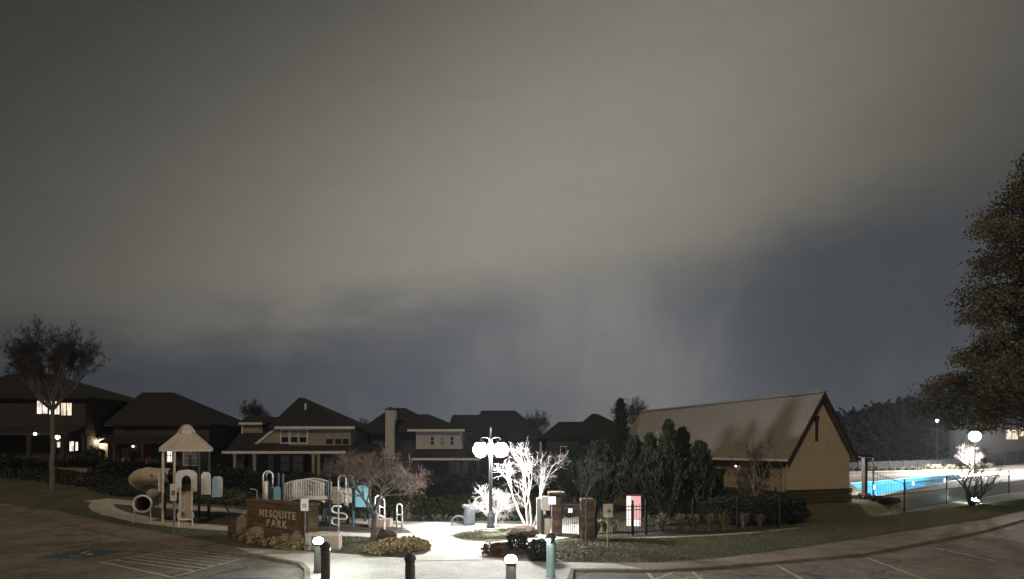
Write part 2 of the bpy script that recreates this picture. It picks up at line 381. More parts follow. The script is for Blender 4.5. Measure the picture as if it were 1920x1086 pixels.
front = KERB[:6]+nose+KERB[8:]
lot_poly = [(x, y+.12) for x, y in front]+[(95, 42), (95, -40), (-95, -40), (-95, 60)]
struct(MB().prism(lot_poly, -.5, -.055).build('parking_lot', M['lot']))
# sidewalk strips behind the kerb
back_l = [G(*p)[:2] for p in ((-260, 893), (0, 934), (140, 966), (240, 987), (340, 1006), (440, 1026))]
struct(MB().prism(KERB[:6]+back_l[::-1], -.4, .006).build('sidewalk', M['kerb']))
back_r = [G(*p)[:2] for p in ((1150, 1056), (1230, 1056), (1330, 1049), (1440, 1036), (1540, 1022), (1700, 997), (1840, 976), (1925, 958), (2200, 915))]
struct(MB().prism(KERB[8:]+back_r[::-1], -.4, .006).build('sidewalk', M['kerb']))
plaza = [KERB[5]]+nose+[KERB[8], G(1150, 1057)[:2], G(1060, 1055)[:2], G(980, 1053)[:2], G(906, 1049)[:2], G(870, 1030)[:2], G(820, 1034)[:2], G(800, 1044)[:2], G(755, 1047)[:2], G(640, 1039)[:2], G(560, 1033)[:2], G(440, 1027)[:2]]
sheet('plaza', plaza, M['walk'], .010, -.4)
def kerb_strip(name, pts):
    vs = []; fs = []
    for i, p in enumerate(pts):
        a = Vector(pts[max(i-1, 0)]); b = Vector(pts[min(i+1, len(pts)-1)]); t = (b-a).normalized(); n_ = Vector((-t.y, t.x))
        o_ = Vector(p)-n_*.02; q = Vector(p)+n_*.14
        vs += [(o_.x, o_.y, -.3), (o_.x, o_.y, .012), (q.x, q.y, .016), (q.x, q.y, -.3)]
        if i:
            c = 4*(i-1); d = 4*i; fs += [(c, d, d+1, c+1), (c+1, d+1, d+2, c+2), (c+2, d+2, d+3, c+3)]
    return struct(MB().add(vs, fs).build(name, M['kerb']))
kerb_strip('kerb', front)
# painted bay lines, hatching, wheelchair symbol
def line(name, a, b, w=.11, z=-.050, m='paint'):
    a = Vector(a[:2]); b = Vector(b[:2]); t = (b-a).normalized(); n_ = Vector((-t.y, t.x))*w/2
    return struct(MB().add([(*(a+n_), z), (*(a-n_), z), (*(b-n_), z), (*(b+n_), z)], [(0, 1, 2, 3)]).build(name, M[m]))
for a, b in (((136, 987), (0, 997)), ((228, 1009), (78, 1026)), ((345, 1025), (190, 1051)), ((460, 1043), (322, 1079)), ((190, 1051), (322, 1079)), ((60, 962), (-60, 970)),
             ((1215, 1071), (1232, 1092)), ((1298, 1069), (1325, 1092)), ((1455, 1056), (1512, 1087)), ((1622, 1042), (1742, 1086)), ((1750, 1024), (1866, 1049)), ((1842, 999), (1925, 1013)), ((1905, 981), (1990, 992))):
    line('parking_line', G(*a), G(*b))
c0, c1, c2_, c3 = (Vector(G(*p)[:2]) for p in ((345, 1025), (460, 1043), (190, 1051), (322, 1079)))
for i in range(1, 8):
    f = i/8; line('hatch_line', c0.lerp(c2_, f*.98), c1.lerp(c3, max(0, f-.16)) if f > .16 else c0.lerp(c1, f/.16), .09)
for a, b in (((1222, 1085), (1262, 1070)), ((1240, 1090), (1318, 1075))): line('hatch_line', G(*a), G(*b), .09)
cx, cy, _ = G(158, 1036)
struct(MB().add([(cx-.95, cy-.85, -.051), (cx+.75, cy-.85, -.051), (cx+.95, cy+.85, -.051), (cx-.75, cy+.85, -.051)], [(0, 1, 2, 3)]).build('blue_marking', M['bluepaint']))
s = MB(); zz = -.045
def flat(pts, wd):
    for i in range(len(pts)-1):
        a, b = Vector(pts[i]), Vector(pts[i+1]); t = (b-a).normalized(); n_ = Vector((-t.y, t.x))*wd/2; a = a-t*wd*.2; b = b+t*wd*.2
        s.add([(*(a+n_), zz+i*.0006), (*(a-n_), zz+i*.0006), (*(b-n_), zz+i*.0006), (*(b+n_), zz+i*.0006)], [(0, 1, 2, 3)])
flat([(.30*math.cos(t)+.02, .30*math.sin(t)-.2) for t in np.linspace(R(200), R(395), 12)], .09)
zz = -.036; flat([(-.13, .33), (-.1, -.02), (.18, -.02), (.32, -.33), (.42, -.30)], .10)
s.lathe([(.085, 0), (.085, .002)], (-.14, .50, zz), 12)
o = struct(s.build('wheelchair_symbol', M['paint'])); o.location = (cx, cy, 0); o.rotation_euler = (0, 0, .15)
o2 = struct(o.copy()); col.objects.link(o2); o2.location = (*G(424, 1092)[:2], 0)
cx, cy, _ = G(424, 1092); struct(MB().add([(cx-.95, cy-.85, -.051), (cx+.75, cy-.85, -.051), (cx+.95, cy+.85, -.051), (cx-.75, cy+.85, -.051)], [(0, 1, 2, 3)]).build('blue_marking', M['bluepaint']))
# park paths
def gp(*pp): return [G(*p) for p in pp]
ribbon('path', gp((230, 966), (270, 976), (350, 986), (430, 992), (560, 998), (650, 1003), (740, 1006), (840, 1006)), [1.2, 1.3, 1.3, 1.2, 1.1, 1.0, 1.3, 2.2], M['walk'], .018)
ribbon('path', gp((180, 942), (245, 945), (320, 950), (390, 955), (460, 959), (620, 975), (720, 984), (800, 988), (880, 988), (960, 989), (1012, 989)), [1.6, 1.6, 1.5, 1.6, 1.5, 1.6, 2.2, 3.0, 2.6, 1.8, 1.2], M['walk'], .023)
ribbon('path', gp((228, 967), (200, 958), (186, 948), (196, 943)), 1.3, M['walk'], .014)
ribbon('path', gp((850, 1052), (850, 1030), (856, 1014), (840, 1000), (835, 990)), [3.4, 2.6, 2.3, 3.0, 3.6], M['walk'], .028)
ribbon('path', gp((862, 1032), (930, 1024), (990, 1016), (1040, 1010), (1068, 1003), (1072, 990), (1070, 970)), [1.6, 1.25, 1.2, 1.3, 1.7, 1.7, 1.8], M['walk'], .033)
ribbon('mow_strip', gp((1116, 1010), (1210, 1009), (1320, 1005), (1420, 999), (1500, 990)), .28, M['walk'], .012)
# planting and play beds
def mound(name, pts, h, m, dz=.02, rings=5):
    c = sum((Vector(p[:2]) for p in pts), Vector((0, 0)))/len(pts); vs = []; fs = []; n = len(pts)
    for r in range(rings):
        f = 1-r/rings
        for p in pts:
            q = c.lerp(Vector(p[:2]), f); vs.append((q.x, q.y, terrain(q.x, q.y)+dz+h*(1-f*f) if r else terrain(q.x, q.y)-.08))
    vs.append((c.x, c.y, dz+h))
    for r in range(rings-1):
        for i in range(n): fs.append((r*n+i, r*n+(i+1) % n, (r+1)*n+(i+1) % n, (r+1)*n+i))
    fs += [((rings-1)*n+i, (rings-1)*n+(i+1) % n, rings*n) for i in range(n)]
    return struct(MB().add(vs, fs).build(name, m, smooth=True))
mound('play_bed', gp((212, 951), (250, 949), (330, 955), (400, 960), (470, 964), (620, 979), (720, 988), (800, 993), (828, 995), (815, 999), (760, 1001), (650, 997), (560, 993), (430, 986), (340, 979), (270, 969), (225, 959)), .03, M['mulch'], .03)
mound('lamp_lawn', gp((838, 1010), (862, 1002), (905, 996), (955, 995), (1003, 997), (1016, 1002), (1000, 1010), (955, 1016), (900, 1019), (862, 1017)), .10, M['grass'], .036)
mound('flower_bed', gp((672, 1037), (700, 1028), (745, 1021), (792, 1019), (812, 1025), (818, 1034), (800, 1043), (755, 1046), (700, 1041)), .12, M['mulch'], .03)
mound('flower_bed', gp((902, 1046), (915, 1037), (945, 1029), (985, 1022), (1010, 1024), (1030, 1040), (1000, 1049), (950, 1051)), .12, M['mulch'], .03)
mound('sign_bed', gp((425, 1004), (450, 998), (560, 1004), (590, 1018), (590, 1030), (555, 1033), (480, 1027), (430, 1018)), .10, M['mulch'], .02)
mound('shrub_bed', gp((1112, 1003), (1112, 994), (1200, 985), (1330, 975), (1480, 965), (1520, 975), (1480, 990), (1390, 999), (1250, 1005)), .06, M['mulch'], .02)

# grass blades over the lawns near the camera (nobody could count them)
def inpoly(px, py, poly):
    ins = np.zeros(len(px), bool); n = len(poly)
    for i in range(n):
        x1, y1 = poly[i][:2]; x2, y2 = poly[(i+1) % n][:2]
        c = ((y1 > py) != (y2 > py)) & (px < (x2-x1)*(py-y1)/((y2-y1) if y2 != y1 else 1e-9)+x1); ins ^= c
    return ins
def blades(polys, dens, hmin, hmax, wd, m, name, hole=()):
    PX = []; PY = []
    for poly in polys:
        a = np.array([p[:2] for p in poly]); lo, hi = a.min(0), a.max(0); n = int((hi-lo).prod()*dens)
        x = rng.uniform(lo[0], hi[0], n); y = rng.uniform(lo[1], hi[1], n); k = inpoly(x, y, poly)
        for h in hole: k &= ~inpoly(x, y, h)
        PX.append(x[k]); PY.append(y[k])
    x = np.concatenate(PX); y = np.concatenate(PY); n = len(x)
    z = np.array([terrain(a, b) for a, b in zip(x, y)])
    h = rng.uniform(hmin, hmax, n)*(.7+.5*np.sin(x*1.3+np.sin(y*.9)*2)**2); a = rng.uniform(0, 6.283, n); t = rng.normal(0, .35, (n, 2))
    dx_, dy_ = np.cos(a)*wd, np.sin(a)*wd
    V = np.stack([np.stack([x-dx_, y-dy_, z], 1), np.stack([x+dx_, y+dy_, z], 1), np.stack([x+t[:, 0]*h, y+t[:, 1]*h, z+h], 1)], 1)
    return stuff(npmesh(name, V, np.arange(3*n).reshape(n, 3), m))
right_lawn = gp((1062, 1054), (1000, 1030), (1030, 1020), (1090, 1012), (1210, 1011), (1330, 1007), (1440, 1000), (1520, 985), (1600, 975), (1700, 962), (1930, 935), (1930, 955), (1840, 974), (1700, 995), (1540, 1020), (1440, 1034), (1330, 1047), (1230, 1054))
mid_lawn = gp((590, 1034), (600, 1010), (650, 1007), (740, 1010), (800, 1012), (820, 1018), (790, 1019), (740, 1021), (690, 1030), (665, 1039))
left_lawn = gp((0, 932), (0, 915), (110, 925), (190, 950), (240, 969), (330, 988), (430, 996), (470, 998), (425, 1004), (425, 1018), (440, 1024), (340, 1004), (240, 985), (140, 964))
lamp_lawn = gp((842, 1010), (862, 1003), (905, 997), (955, 996), (1003, 998), (1012, 1002), (1000, 1009), (955, 1015), (900, 1018), (862, 1016))
blades([right_lawn], 420, .04, .09, .012, M['blade'], 'grass')
blades([mid_lawn], 500, .04, .09, .012, M['blade'], 'grass')
blades([left_lawn], 120, .03, .06, .012, M['blade'], 'grass')
o = blades([lamp_lawn], 700, .05, .10, .012, M['blade'], 'grass'); o.location.z = .10

# ------------------------------------------------------------------ plants
def tubes_np(segs, sides):
    """segs: list of (pts (n,3), radii (n)) with equal n -> verts, quads"""
    P = np.array([s[0] for s in segs], float); Rr = np.array([s[1] for s in segs], float); m, n, _ = P.shape
    d = np.zeros_like(P); d[:, 1:-1] = P[:, 2:]-P[:, :-2]; d[:, 0] = P[:, 1]-P[:, 0]; d[:, -1] = P[:, -1]-P[:, -2]
    d /= np.linalg.norm(d, axis=2, keepdims=True)+1e-9
    ref = np.where(np.abs(d[:, :1, 2:3]) < .9, np.array([0, 0, 1.0]), np.array([1.0, 0, 0])); u = np.cross(d, np.broadcast_to(ref, d.shape)); u /= np.linalg.norm(u, axis=2, keepdims=True)+1e-9
    v = np.cross(d, u); a = 2*np.pi*np.arange(sides)/sides
    V = P[:, :, None, :]+(u[:, :, None, :]*np.cos(a)[None, None, :, None]+v[:, :, None, :]*np.sin(a)[None, None, :, None])*Rr[:, :, None, None]
    idx = np.arange(m*n*sides).reshape(m, n, sides); k2 = np.roll(idx, -1, axis=2)
    Fq = np.stack([idx[:, :-1], k2[:, :-1], k2[:, 1:], idx[:, 1:]], -1).reshape(-1, 4)
    return V.reshape(-1, 3), Fq
def vnorm(v): return v/(np.linalg.norm(v)+1e-9)
def bare_tree(seed, stems, spread, length, r0, levels, kids, ang, shrink, up=.25, wob=.10, twig_lev=2, trunk_len=0, trunk_r=.1, spray=0, fork_lo=.4, rtw=.5, foot=.06):
    g = np.random.default_rng(seed); thick = []; thin = []; tips = []
    def limb(p, d, Ln, r, lev):
        n = 7 if lev < twig_lev else 4; pts = [p]; q = p.copy(); dd = d.copy()
        for i in range(n-1):
            dd = vnorm(dd+g.normal(0, wob, 3)+np.array([0, 0, up*(.4 if lev else .15)])); q = q+dd*Ln/(n-1); pts.append(q.copy())
        re = r*(.55 if lev < twig_lev else .3); rad = np.linspace(r, re, n)
        (thick if lev < twig_lev else thin).append((np.array(pts), rad))
        if lev+1 >= levels: tips.append((pts[-1], dd)); return
        k = kids[lev]; k = int(k+g.integers(0, 2))
        for j in range(k):
            f = 1.0 if j == 0 else g.uniform(fork_lo, 1.0); x = f*(n-1); i = min(int(x), n-2); pp = pts[i]+(pts[i+1]-pts[i])*(x-i)
            ax = g.normal(0, 1, 3); ax = vnorm(ax-dd*ax.dot(dd)); a = ang[lev]*g.uniform(.45, 1.1)*(.5 if j == 0 else 1)
            limb(pp, vnorm(dd*math.cos(a)+ax*math.sin(a)), Ln*shrink[lev]*g.uniform(.75, 1.15), max((r+(re-r)*f)*.72 if lev+1 < twig_lev else r*rtw, .004), lev+1)
    base = np.zeros(3)
    if trunk_len:
        pts = [np.array([g.normal(0, .010)*i, g.normal(0, .010)*i, trunk_len*i/6-.15*(i == 0)]) for i in range(7)]; thick.append((np.array(pts), np.linspace(trunk_r*1.25, trunk_r*.85, 7))); base = pts[-1]-np.array([0, 0, .05])
    for s in range(stems):
        a = 2*math.pi*(s+g.uniform(-.25, .25))/stems; t = spread*g.uniform(.55, 1.1) if stems > 1 else spread*.2
        limb(base+np.array([math.cos(a), math.sin(a), 0])*(foot if stems > 1 else 0)-np.array([0, 0, .1]), np.array([math.sin(t)*math.cos(a), math.sin(t)*math.sin(a), math.cos(t)]), length*g.uniform(.85, 1.1), r0*g.uniform(.8, 1.1), 0)
    Vs = []; Fs = []
    if spray:                                 # dry seed heads: fans of fine shoots at the twig tips
        for p, d in tips:
            for _ in range(spray):
                e = p+vnorm(d+g.normal(0, .55, 3))*g.uniform(.12, .34); mid = (p+e)/2+g.normal(0, .02, 3)
                thin.append((np.array([p, p+(mid-p)*.6, mid, e]), np.array([.006, .006, .005, .003])))
    return tubes_np(thick, 7), tubes_np(thin, 3)
def tree_thing(name, label, cat, geo, bark, twig, loc, rz=0, group=None):
    t = thing(name, label, cat, loc, rz, group); (a, b) = geo
    npmesh('trunk', a[0], a[1], bark, t, True); npmesh('crown', b[0], b[1], twig, t); return t
def cards(P, size, up=None, g=rng, jitter=.5, aspect=.5):
    """a leaf-sized quad (rhombus) at each point"""
    n = len(P); d = g.normal(0, 1, (n, 3))*jitter
    if up is not None: d = d+up
    d /= np.linalg.norm(d, axis=1, keepdims=True)+1e-9; s = g.normal(0, 1, (n, 3)); s -= d*(s*d).sum(1, keepdims=True); s /= np.linalg.norm(s, axis=1, keepdims=True)+1e-9
    L_ = size*g.uniform(.6, 1.4, (n, 1)); W_ = L_*aspect
    V = np.stack([P, P+d*L_*.5+s*W_*.5, P+d*L_, P+d*L_*.5-s*W_*.5], 1).reshape(-1, 3)
    return V, np.arange(4*n).reshape(n, 4)
def conifer(seed, h, rad, n, size, taper=1.0, base=.04, lobes=9, rag=.5):
    """upswept sprays round a stem, each a plume of small needles-cards"""
    g = np.random.default_rng(seed); nb = 150; per = max(20, n//nb); Ps = []; Us = []
    for k in range(nb):
        t = (k+g.uniform(0, 1))/nb; t = t**1.15; a = g.uniform(0, 2*np.pi)
        pr = min(1, ((1-t)/.9)**taper)*min(1, .6+t*3); ln = rad*pr*g.uniform(1-rag*.45, 1+rag*.35)+.12; lift = g.uniform(.9, 2.2)+t*1.6
        d = np.array([math.cos(a), math.sin(a), lift]); d /= np.linalg.norm(d); u = g.uniform(.08, 1, per)**.75
        L_ = ln/math.hypot(d[0], d[1]) if t < .9 else ln*1.6; L_ = min(L_, ln*1.9)
        z0 = h*(base+(1-base)*t)-L_*d[2]*.62
        c = np.array([0, 0, max(z0, .05)])+d*(u*L_)[:, None]; w_ = (.025+.10*(1-u)*u*4*.55)*min(ln, 1.4)
        Ps.append(c+g.normal(0, 1, (per, 3))*w_[:, None]*np.array([.75, .75, .9])); Us.append(np.tile(d+np.array([0, 0, .5]), (per, 1)))
    P = np.concatenate(Ps); P[:, 2] = np.maximum(P[:, 2], .06)
    return cards(P, size, np.concatenate(Us), g, .42, .26)
def conifer_tree(label, px, py_base_y, top_py, wid_px, seed, n=9000, size=.34, m='cedar', taper=.8, name='cedar_tree', group=None, rag=.5):
    yv = py_base_y; x = (px-960)/F*yv; z0 = terrain(x, yv); h = CAM_H-(top_py-HY)/F*yv-z0; rad = wid_px/2/F*yv
    t = thing(name, label, 'tree', (x, yv, z0), 0, group)
    MB().tube([(0, 0, -.15), (.02, 0, h*.5), (0, .02, h*.93)], [.13, .08, .02], 7).build('trunk', M['darkbark'], t)
    V, Fq = conifer(seed, h, rad, n, size, taper, rag=rag); npmesh('crown', V, Fq, M[m], t); return t
def tuft(n, h, spr, m_seed, wd=.02):
    """fountain of arching grass blades"""
    g = np.random.default_rng(m_seed); a = g.uniform(0, 6.283, n); ou = np.stack([np.cos(a), np.sin(a), np.zeros(n)], 1); zz_ = np.array([0, 0, 1.0])
    s_ = np.stack([-np.sin(a), np.cos(a), np.zeros(n)], 1)*wd; hh = (h*g.uniform(.45, 1.1, n))[:, None]; rr_ = (spr*g.uniform(.05, 1, n)**.8)[:, None]
    b = ou*rr_*.16-zz_*.03; m1 = ou*rr_*.42+zz_*hh*.62; m2 = ou*rr_*.78+zz_*hh*.93; e = ou*rr_*1.15+zz_*hh*g.uniform(.66, 1.02, n)[:, None]
    V = np.stack([b-s_*.7, b+s_*.7, m1-s_, m1+s_, m2-s_*.8, m2+s_*.8, e], 1).reshape(-1, 3); i = np.arange(n)*7
    T = [(0, 1, 3), (0, 3, 2), (2, 3, 5), (2, 5, 4), (4, 5, 6)]
    return V, np.concatenate([np.stack([i+x for x in t], 1) for t in T])
def bush_geo(seed, n, r, sq=(1, 1, .8), size=.12, aspect=.55):
    g = np.random.default_rng(seed); d = g.normal(0, 1, (n, 3)); d /= np.linalg.norm(d, axis=1, keepdims=True)
    lob = 1+.18*np.sin(d[:, 0]*7+seed)*np.sin(d[:, 1]*6+1)+.12*np.sin(d[:, 2]*9+seed)
    P = d*(r*lob*g.uniform(.72, 1, n))[:, None]*np.array(sq); P[:, 2] = np.abs(P[:, 2]+r*sq[2]*.6)
    return cards(P, size, d*.8+np.array([0, 0, .3]), g, .6, aspect)
# ------------------------------------------------------------------ pool house
PH = thing('pool_house', 'tan stucco pool house with steep pale gable roof and stone base', 'building', (15.07, 32.2, 0), math.atan2(.354, .935))
# local frame: x along the gable (0..5.62), y away along the eaves (0..17.5)
GW, GL, EZ, RZ = 4.72, 17.5, 3.30, 6.70
MB().wall([(0, -.5), (GW, -.5), (GW, EZ), (GW/2, RZ), (0, EZ)], 0, .25).build('gable_wall', M['stucco'], PH)
wl = MB()                                                   # long wall with a doorway and a window opening
for y0, y1, z0, z1 in ((.25, 1.25, -.5, EZ), (1.25, 2.15, -.5, 2.0), (1.25, 2.15, 3.02, EZ), (2.15, 5.0, -.5, EZ), (5.0, 6.1, 2.25, EZ), (6.1, GL, -.5, EZ)): wl.b2(0, .22, y0, y1, z0, z1)
wl.build('side_wall', M['stucco'], PH)
MB().b2(GW-.22, GW, .25, GL, -.5, EZ).build('side_wall', M['stucco'], PH)
MB().wall([(0.22, -.5), (GW-.22, -.5), (GW-.22, EZ), (GW/2, RZ-.2), (.22, EZ)], GL-.25, GL).build('gable_wall', M['stucco'], PH)
sl = math.hypot(GW/2, RZ-EZ); ux, uz = (GW/2)/sl, (RZ-EZ)/sl
def roofslope(side):
    b = MB(); ov = .32; e = (-ux*ov, EZ-uz*ov) if side < 0 else (GW+ux*ov, EZ-uz*ov); rp = (GW/2, RZ); nx, nz = (-uz if side < 0 else uz), ux
    P = [(e[0]+nx*.03, e[1]+nz*.03), (rp[0], rp[1]+.04), (rp[0], rp[1]+.17), (e[0]+nx*.13, e[1]+nz*.13)]
    b.wall(P, -.38, GL+.38); return b
for s_ in (-1, 1): roofslope(s_).build('roof', M['roofmetal'], PH)
MB().b2(GW/2-.16, GW/2+.16, -.39, GL+.39, RZ+.12, RZ+.22).build('ridge_cap', M['roofmetal'], PH)
for s_ in (-1, 1):                                           # dark barge boards on the gable edge
    b = MB(); ov = .34; e = (-ux*ov, EZ-uz*ov) if s_ < 0 else (GW+ux*ov, EZ-uz*ov)
    b.wall([(e[0], e[1]-.14), (GW/2, RZ-.16), (GW/2, RZ+.14), (e[0], e[1]+.12)], -.44, -.385); b.build('barge_board', M['darkmetal'], PH)
MB().b2(GW/2-.34, GW/2-.04+.02, -.05, .02, 5.18, 5.52).b2(GW/2-.27, GW/2-.09, -.045, .02, 4.10, 5.18).build('gable_slot', M['darkmetal'], PH)
# coursed stone base, each block its own piece
stone_me = []
def stone_course(parent, x0, x1, y0, y1, z0, zh, courses, length, mats, along='x', jit=.012):
    g = random.Random(int(x0*100+y0*17+courses)); out = (y0 < y1)
    for c in range(courses):
        p = (x0 if along == 'x' else y0)-(.5*length if c % 2 else 0); end = x1 if along == 'x' else y1
        while p < end-.02:
            ln = length*g.uniform(.75, 1.3); a = max(p, x0 if along == 'x' else y0); b = min(p+ln-.02, end)
            if end-b < .12: b = end
            if b-a > .04:
                d = g.uniform(0, jit); mb = MB()
                if along == 'x': mb.b2(a, b, y0-d, y1, z0+c*zh, z0+(c+1)*zh-.02)
                else: mb.b2(x0-d, x1, a, b, z0+c*zh, z0+(c+1)*zh-.02)
                mb.build('stone', M[g.choice(mats)], parent)
            if b >= end: break
            p += ln
stone_course(PH, -.06, GW+.06, -.10, -.004, -.36, .21, 8, .52, ['stone'], 'x')
stone_course(PH, -.10, -.004, -.0, 5.0, -.36, .21, 8, .62, ['stone'], 'y')
stone_course(PH, -.10, -.004, 6.1, 11.0, -.36, .21, 8, .9, ['stone'], 'y')
MB().b2(-.09, GW+.09, -.14, -.004, 1.325, 1.40).build('base_cap', M['stone'], PH)
d = MB().b2(.10, .16, 5.0, 6.1, -.3, 2.25).build('door', M['iron'], PH); MB().b2(.02, .10, 5.9, 5.96, .95, 1.1).build('handle', M['grey'], d)
MB().b2(-.30, .0, 4.8, 6.3, 2.27, 2.42).build('door_hood', M['darkmetal'], PH)
wn = MB().b2(-.03, .08, 1.25, 2.15, 2.0, 2.07).b2(-.03, .08, 1.25, 2.15, 2.95, 3.02).b2(-.03, .08, 1.25, 1.32, 2.07, 2.95).b2(-.03, .08, 2.08, 2.15, 2.07, 2.95).build('window', M['darkmetal'], PH)
MB().b2(.06, .09, 1.32, 2.08, 2.07, 2.95).build('pane', M['glass'], wn)
MB().b2(-.37, -.235, -.3, GL+.3, 2.98, 3.11).build('gutter', M['whitepanel'], PH)
MB().tube([(-.27, .22, 3.02), (-.24, .22, 2.85), (-.06, .22, 2.7), (-.06, .22, 0)], .045, 8).build('downspout', M['stucco'], PH)
sc_ = MB().b2(-.10, 0, 3.7, 3.9, 2.66, 2.78).build('wall_light', M['darkmetal'], PH); MB().ball((-.12, 3.8, 2.62), .045).build('bulb', M['e_small'], sc_)
MB().lathe([(.06, 0), (.06, .35), (.10, .36), (.10, .42), (.02, .46)], (1.05, 13.6, 4.55), 10).build('roof_vent', M['signwhite'], PH)
# lean-to canopy over the pool side
cn = MB().add([(GW-.05, 2.0, 3.42), (GW+4.5, 2.0, 3.12), (GW+4.5, 14, 3.12), (GW-.05, 14, 3.42), (GW-.05, 2.0, 3.56), (GW+4.5, 2.0, 3.26), (GW+4.5, 14, 3.26), (GW-.05, 14, 3.56)], [(0, 1, 2, 3), (7, 6, 5, 4), (0, 4, 5, 1), (1, 5, 6, 2), (2, 6, 7, 3), (3, 7, 4, 0)])
cn.build('canopy', M['darkmetal'], PH)
for yy in (2.3, 8.0, 13.7):
    p = MB().b2(GW+4.0, GW+4.24, yy-.12, yy+.12, -.5, 3.12).build('canopy_post', M['darkmetal'], PH); MB().b2(GW+3.86, GW+4.38, yy-.26, yy+.26, -.5, .85).build('post_base', M['stone'], p)
MB().tube([(GW+4.55, 2.05, 3.1), (GW+4.55, 2.05, .2)], .035, 6).build('downspout', M['trim'], PH)
for i, yy in enumerate((3.2, 6.5)):
    f = MB().lathe([(.09, 0), (.13, -.1)], (GW+1.8, yy, 3.30), 10).build('ceiling_light', M['trim'], PH); MB().ball((GW+1.8, yy, 3.16), .10, 10, 6).build('bulb', M['e_can'], f)

# ------------------------------------------------------------------ houses
class House:
    def __init__(s, label, px, y, z0=None, name='house', group='two storey houses beyond the park'):
        x = (px-960)/F*y; s.y = y; s.x0 = x; s.z0 = terrain(x, y) if z0 is None else z0
        s.t = thing(name, label, 'house', (x, y, s.z0), 0, group)
    def x(s, px, dy=0): return (px-960)/F*(s.y+dy)-s.x0
    def z(s, py, dy=0): return CAM_H-(py-HY)/F*(s.y+dy)-s.z0
    def wall(s, px0, px1, y0, y1, ztop, m, zbot=-2.8): return MB().b2(s.x(px0), s.x(px1), y0, y1, zbot, ztop).build('wall', M[m], s.t)
    def hip(s, x0, x1, y0, y1, ze, rx0, rx1, ry, rz, m='shingle', name='roof', ry2=None):
        ry2 = ry if ry2 is None else ry2
        b = MB().add([(x0, y0, ze), (x1, y0, ze), (x1, y1, ze), (x0, y1, ze), (x0, y0, ze+.22), (x1, y0, ze+.22), (x1, y1, ze+.22), (x0, y1, ze+.22), (rx0, ry, rz), (rx1, ry2, rz)],
                     [(3, 2, 1, 0), (0, 1, 5, 4), (1, 2, 6, 5), (2, 3, 7, 6), (3, 0, 4, 7), (4, 5, 9, 8), (5, 6, 9), (6, 7, 8, 9), (7, 4, 8)])
        return b.build(name, M[m], s.t)
    def shed(s, x0, x1, y0, y1, zlo, zhi, m='shingle', name='porch_roof'):     # y0 front (low), y1 back (high)
        b = MB().add([(x0, y0, zlo-.2), (x1, y0, zlo-.2), (x1, y1, zhi-.2), (x0, y1, zhi-.2), (x0, y0, zlo), (x1, y0, zlo), (x1, y1, zhi), (x0, y1, zhi)],
                     [(3, 2, 1, 0), (4, 5, 6, 7), (0, 1, 5, 4), (1, 2, 6, 5), (2, 3, 7, 6), (3, 0, 4, 7)]); return b.build(name, M[m], s.t)
    def fascia(s, x0, x1, y, z, m='trim', h=.22): return MB().b2(x0, x1, y-.06, y-.005, z-h, z).build('fascia', M[m], s.t)
    def window(s, x0, x1, z0, z1, y, pane='glass', frame='trim', nx=1, ny=2, fw=.09, blind=None):
        b = MB(); y1 = y-.06
        b.b2(x0-fw, x1+fw, y1, y-.003, z1, z1+fw).b2(x0-fw, x1+fw, y1-.03, y-.003, z0-fw, z0).b2(x0-fw, x0, y1, y-.003, z0, z1).b2(x1, x1+fw, y1, y-.003, z0, z1)
        for i in range(1, nx): xx = x0+(x1-x0)*i/nx; b.b2(xx-.035, xx+.035, y1+.01, y-.008, z0, z1)
        for i in range(1, ny): zz = z0+(z1-z0)*i/ny; b.b2(x0, x1, y1+.012, y-.01, zz-.03, zz+.03)
        f = b.build('window', M[frame], s.t)
        if blind: zb = z0+(z1-z0)*.5; MB().b2(x0, x1, y-.028, y-.016, zb+.03, z1).build('blind', M[blind], f); MB().b2(x0, x1, y-.028, y-.016, z0, zb-.03).build('pane', M[pane], f)
        else: MB().b2(x0, x1, y-.028, y-.016, z0, z1).build('pane', M[pane], f)
        return f
    def door(s, x0, x1, z0, z1, y, m='door'):
        d = MB().b2(x0, x1, y-.05, y-.004, z0, z1).build('door', M[m], s.t)
        MB().b2(x0+.14, (x0+x1)/2-.05, y-.07, y-.05, z0+.25, z0+.95).b2((x0+x1)/2+.05, x1-.14, y-.07, y-.05, z0+.25, z0+.95).b2(x0+.14, x1-.14, y-.07, y-.05, z0+1.1, z1-.2).build('door_panel', M[m], d)
        MB().ball((x1-.1, y-.10, z0+1.0), .05).build('handle', M['grey'], d); return d
    def post(s, x, y, z0, z1, m='trim', w_=.24):
        return MB().b2(x-w_/2, x+w_/2, y-w_/2, y+w_/2, z0, z1).b2(x-w_*.72, x+w_*.72, y-w_*.72, y+w_*.72, z0, z0+.25).b2(x-w_*.72, x+w_*.72, y-w_*.72, y+w_*.72, z1-.2, z1).build('porch_post', M[m], s.t)
    def chimney(s, x0, x1, y0, y1, z0, z1, m):
        c = MB().b2(x0, x1, y0, y1, z0, z1).build('chimney', M[m], s.t); MB().b2(x0-.1, x1+.1, y0-.1, y1+.1, z1, z1+.12).b2((x0+x1)/2-.3, (x0+x1)/2+.1, (y0+y1)/2-.25, (y0+y1)/2+.25, z1+.12, z1+.30).build('chimney_cap', M['iron'], c)
    def lamp(s, x, y, z, r=.10, e='e_small'):
        b = MB().b2(x-.1, x+.1, y-.16, y-.003, z+r*.9, z+r*.9+.08).build('porch_lamp', M['darkmetal'], s.t); MB().ball((x, y-.14, z), r, 10, 6).build('bulb', M[e], b)

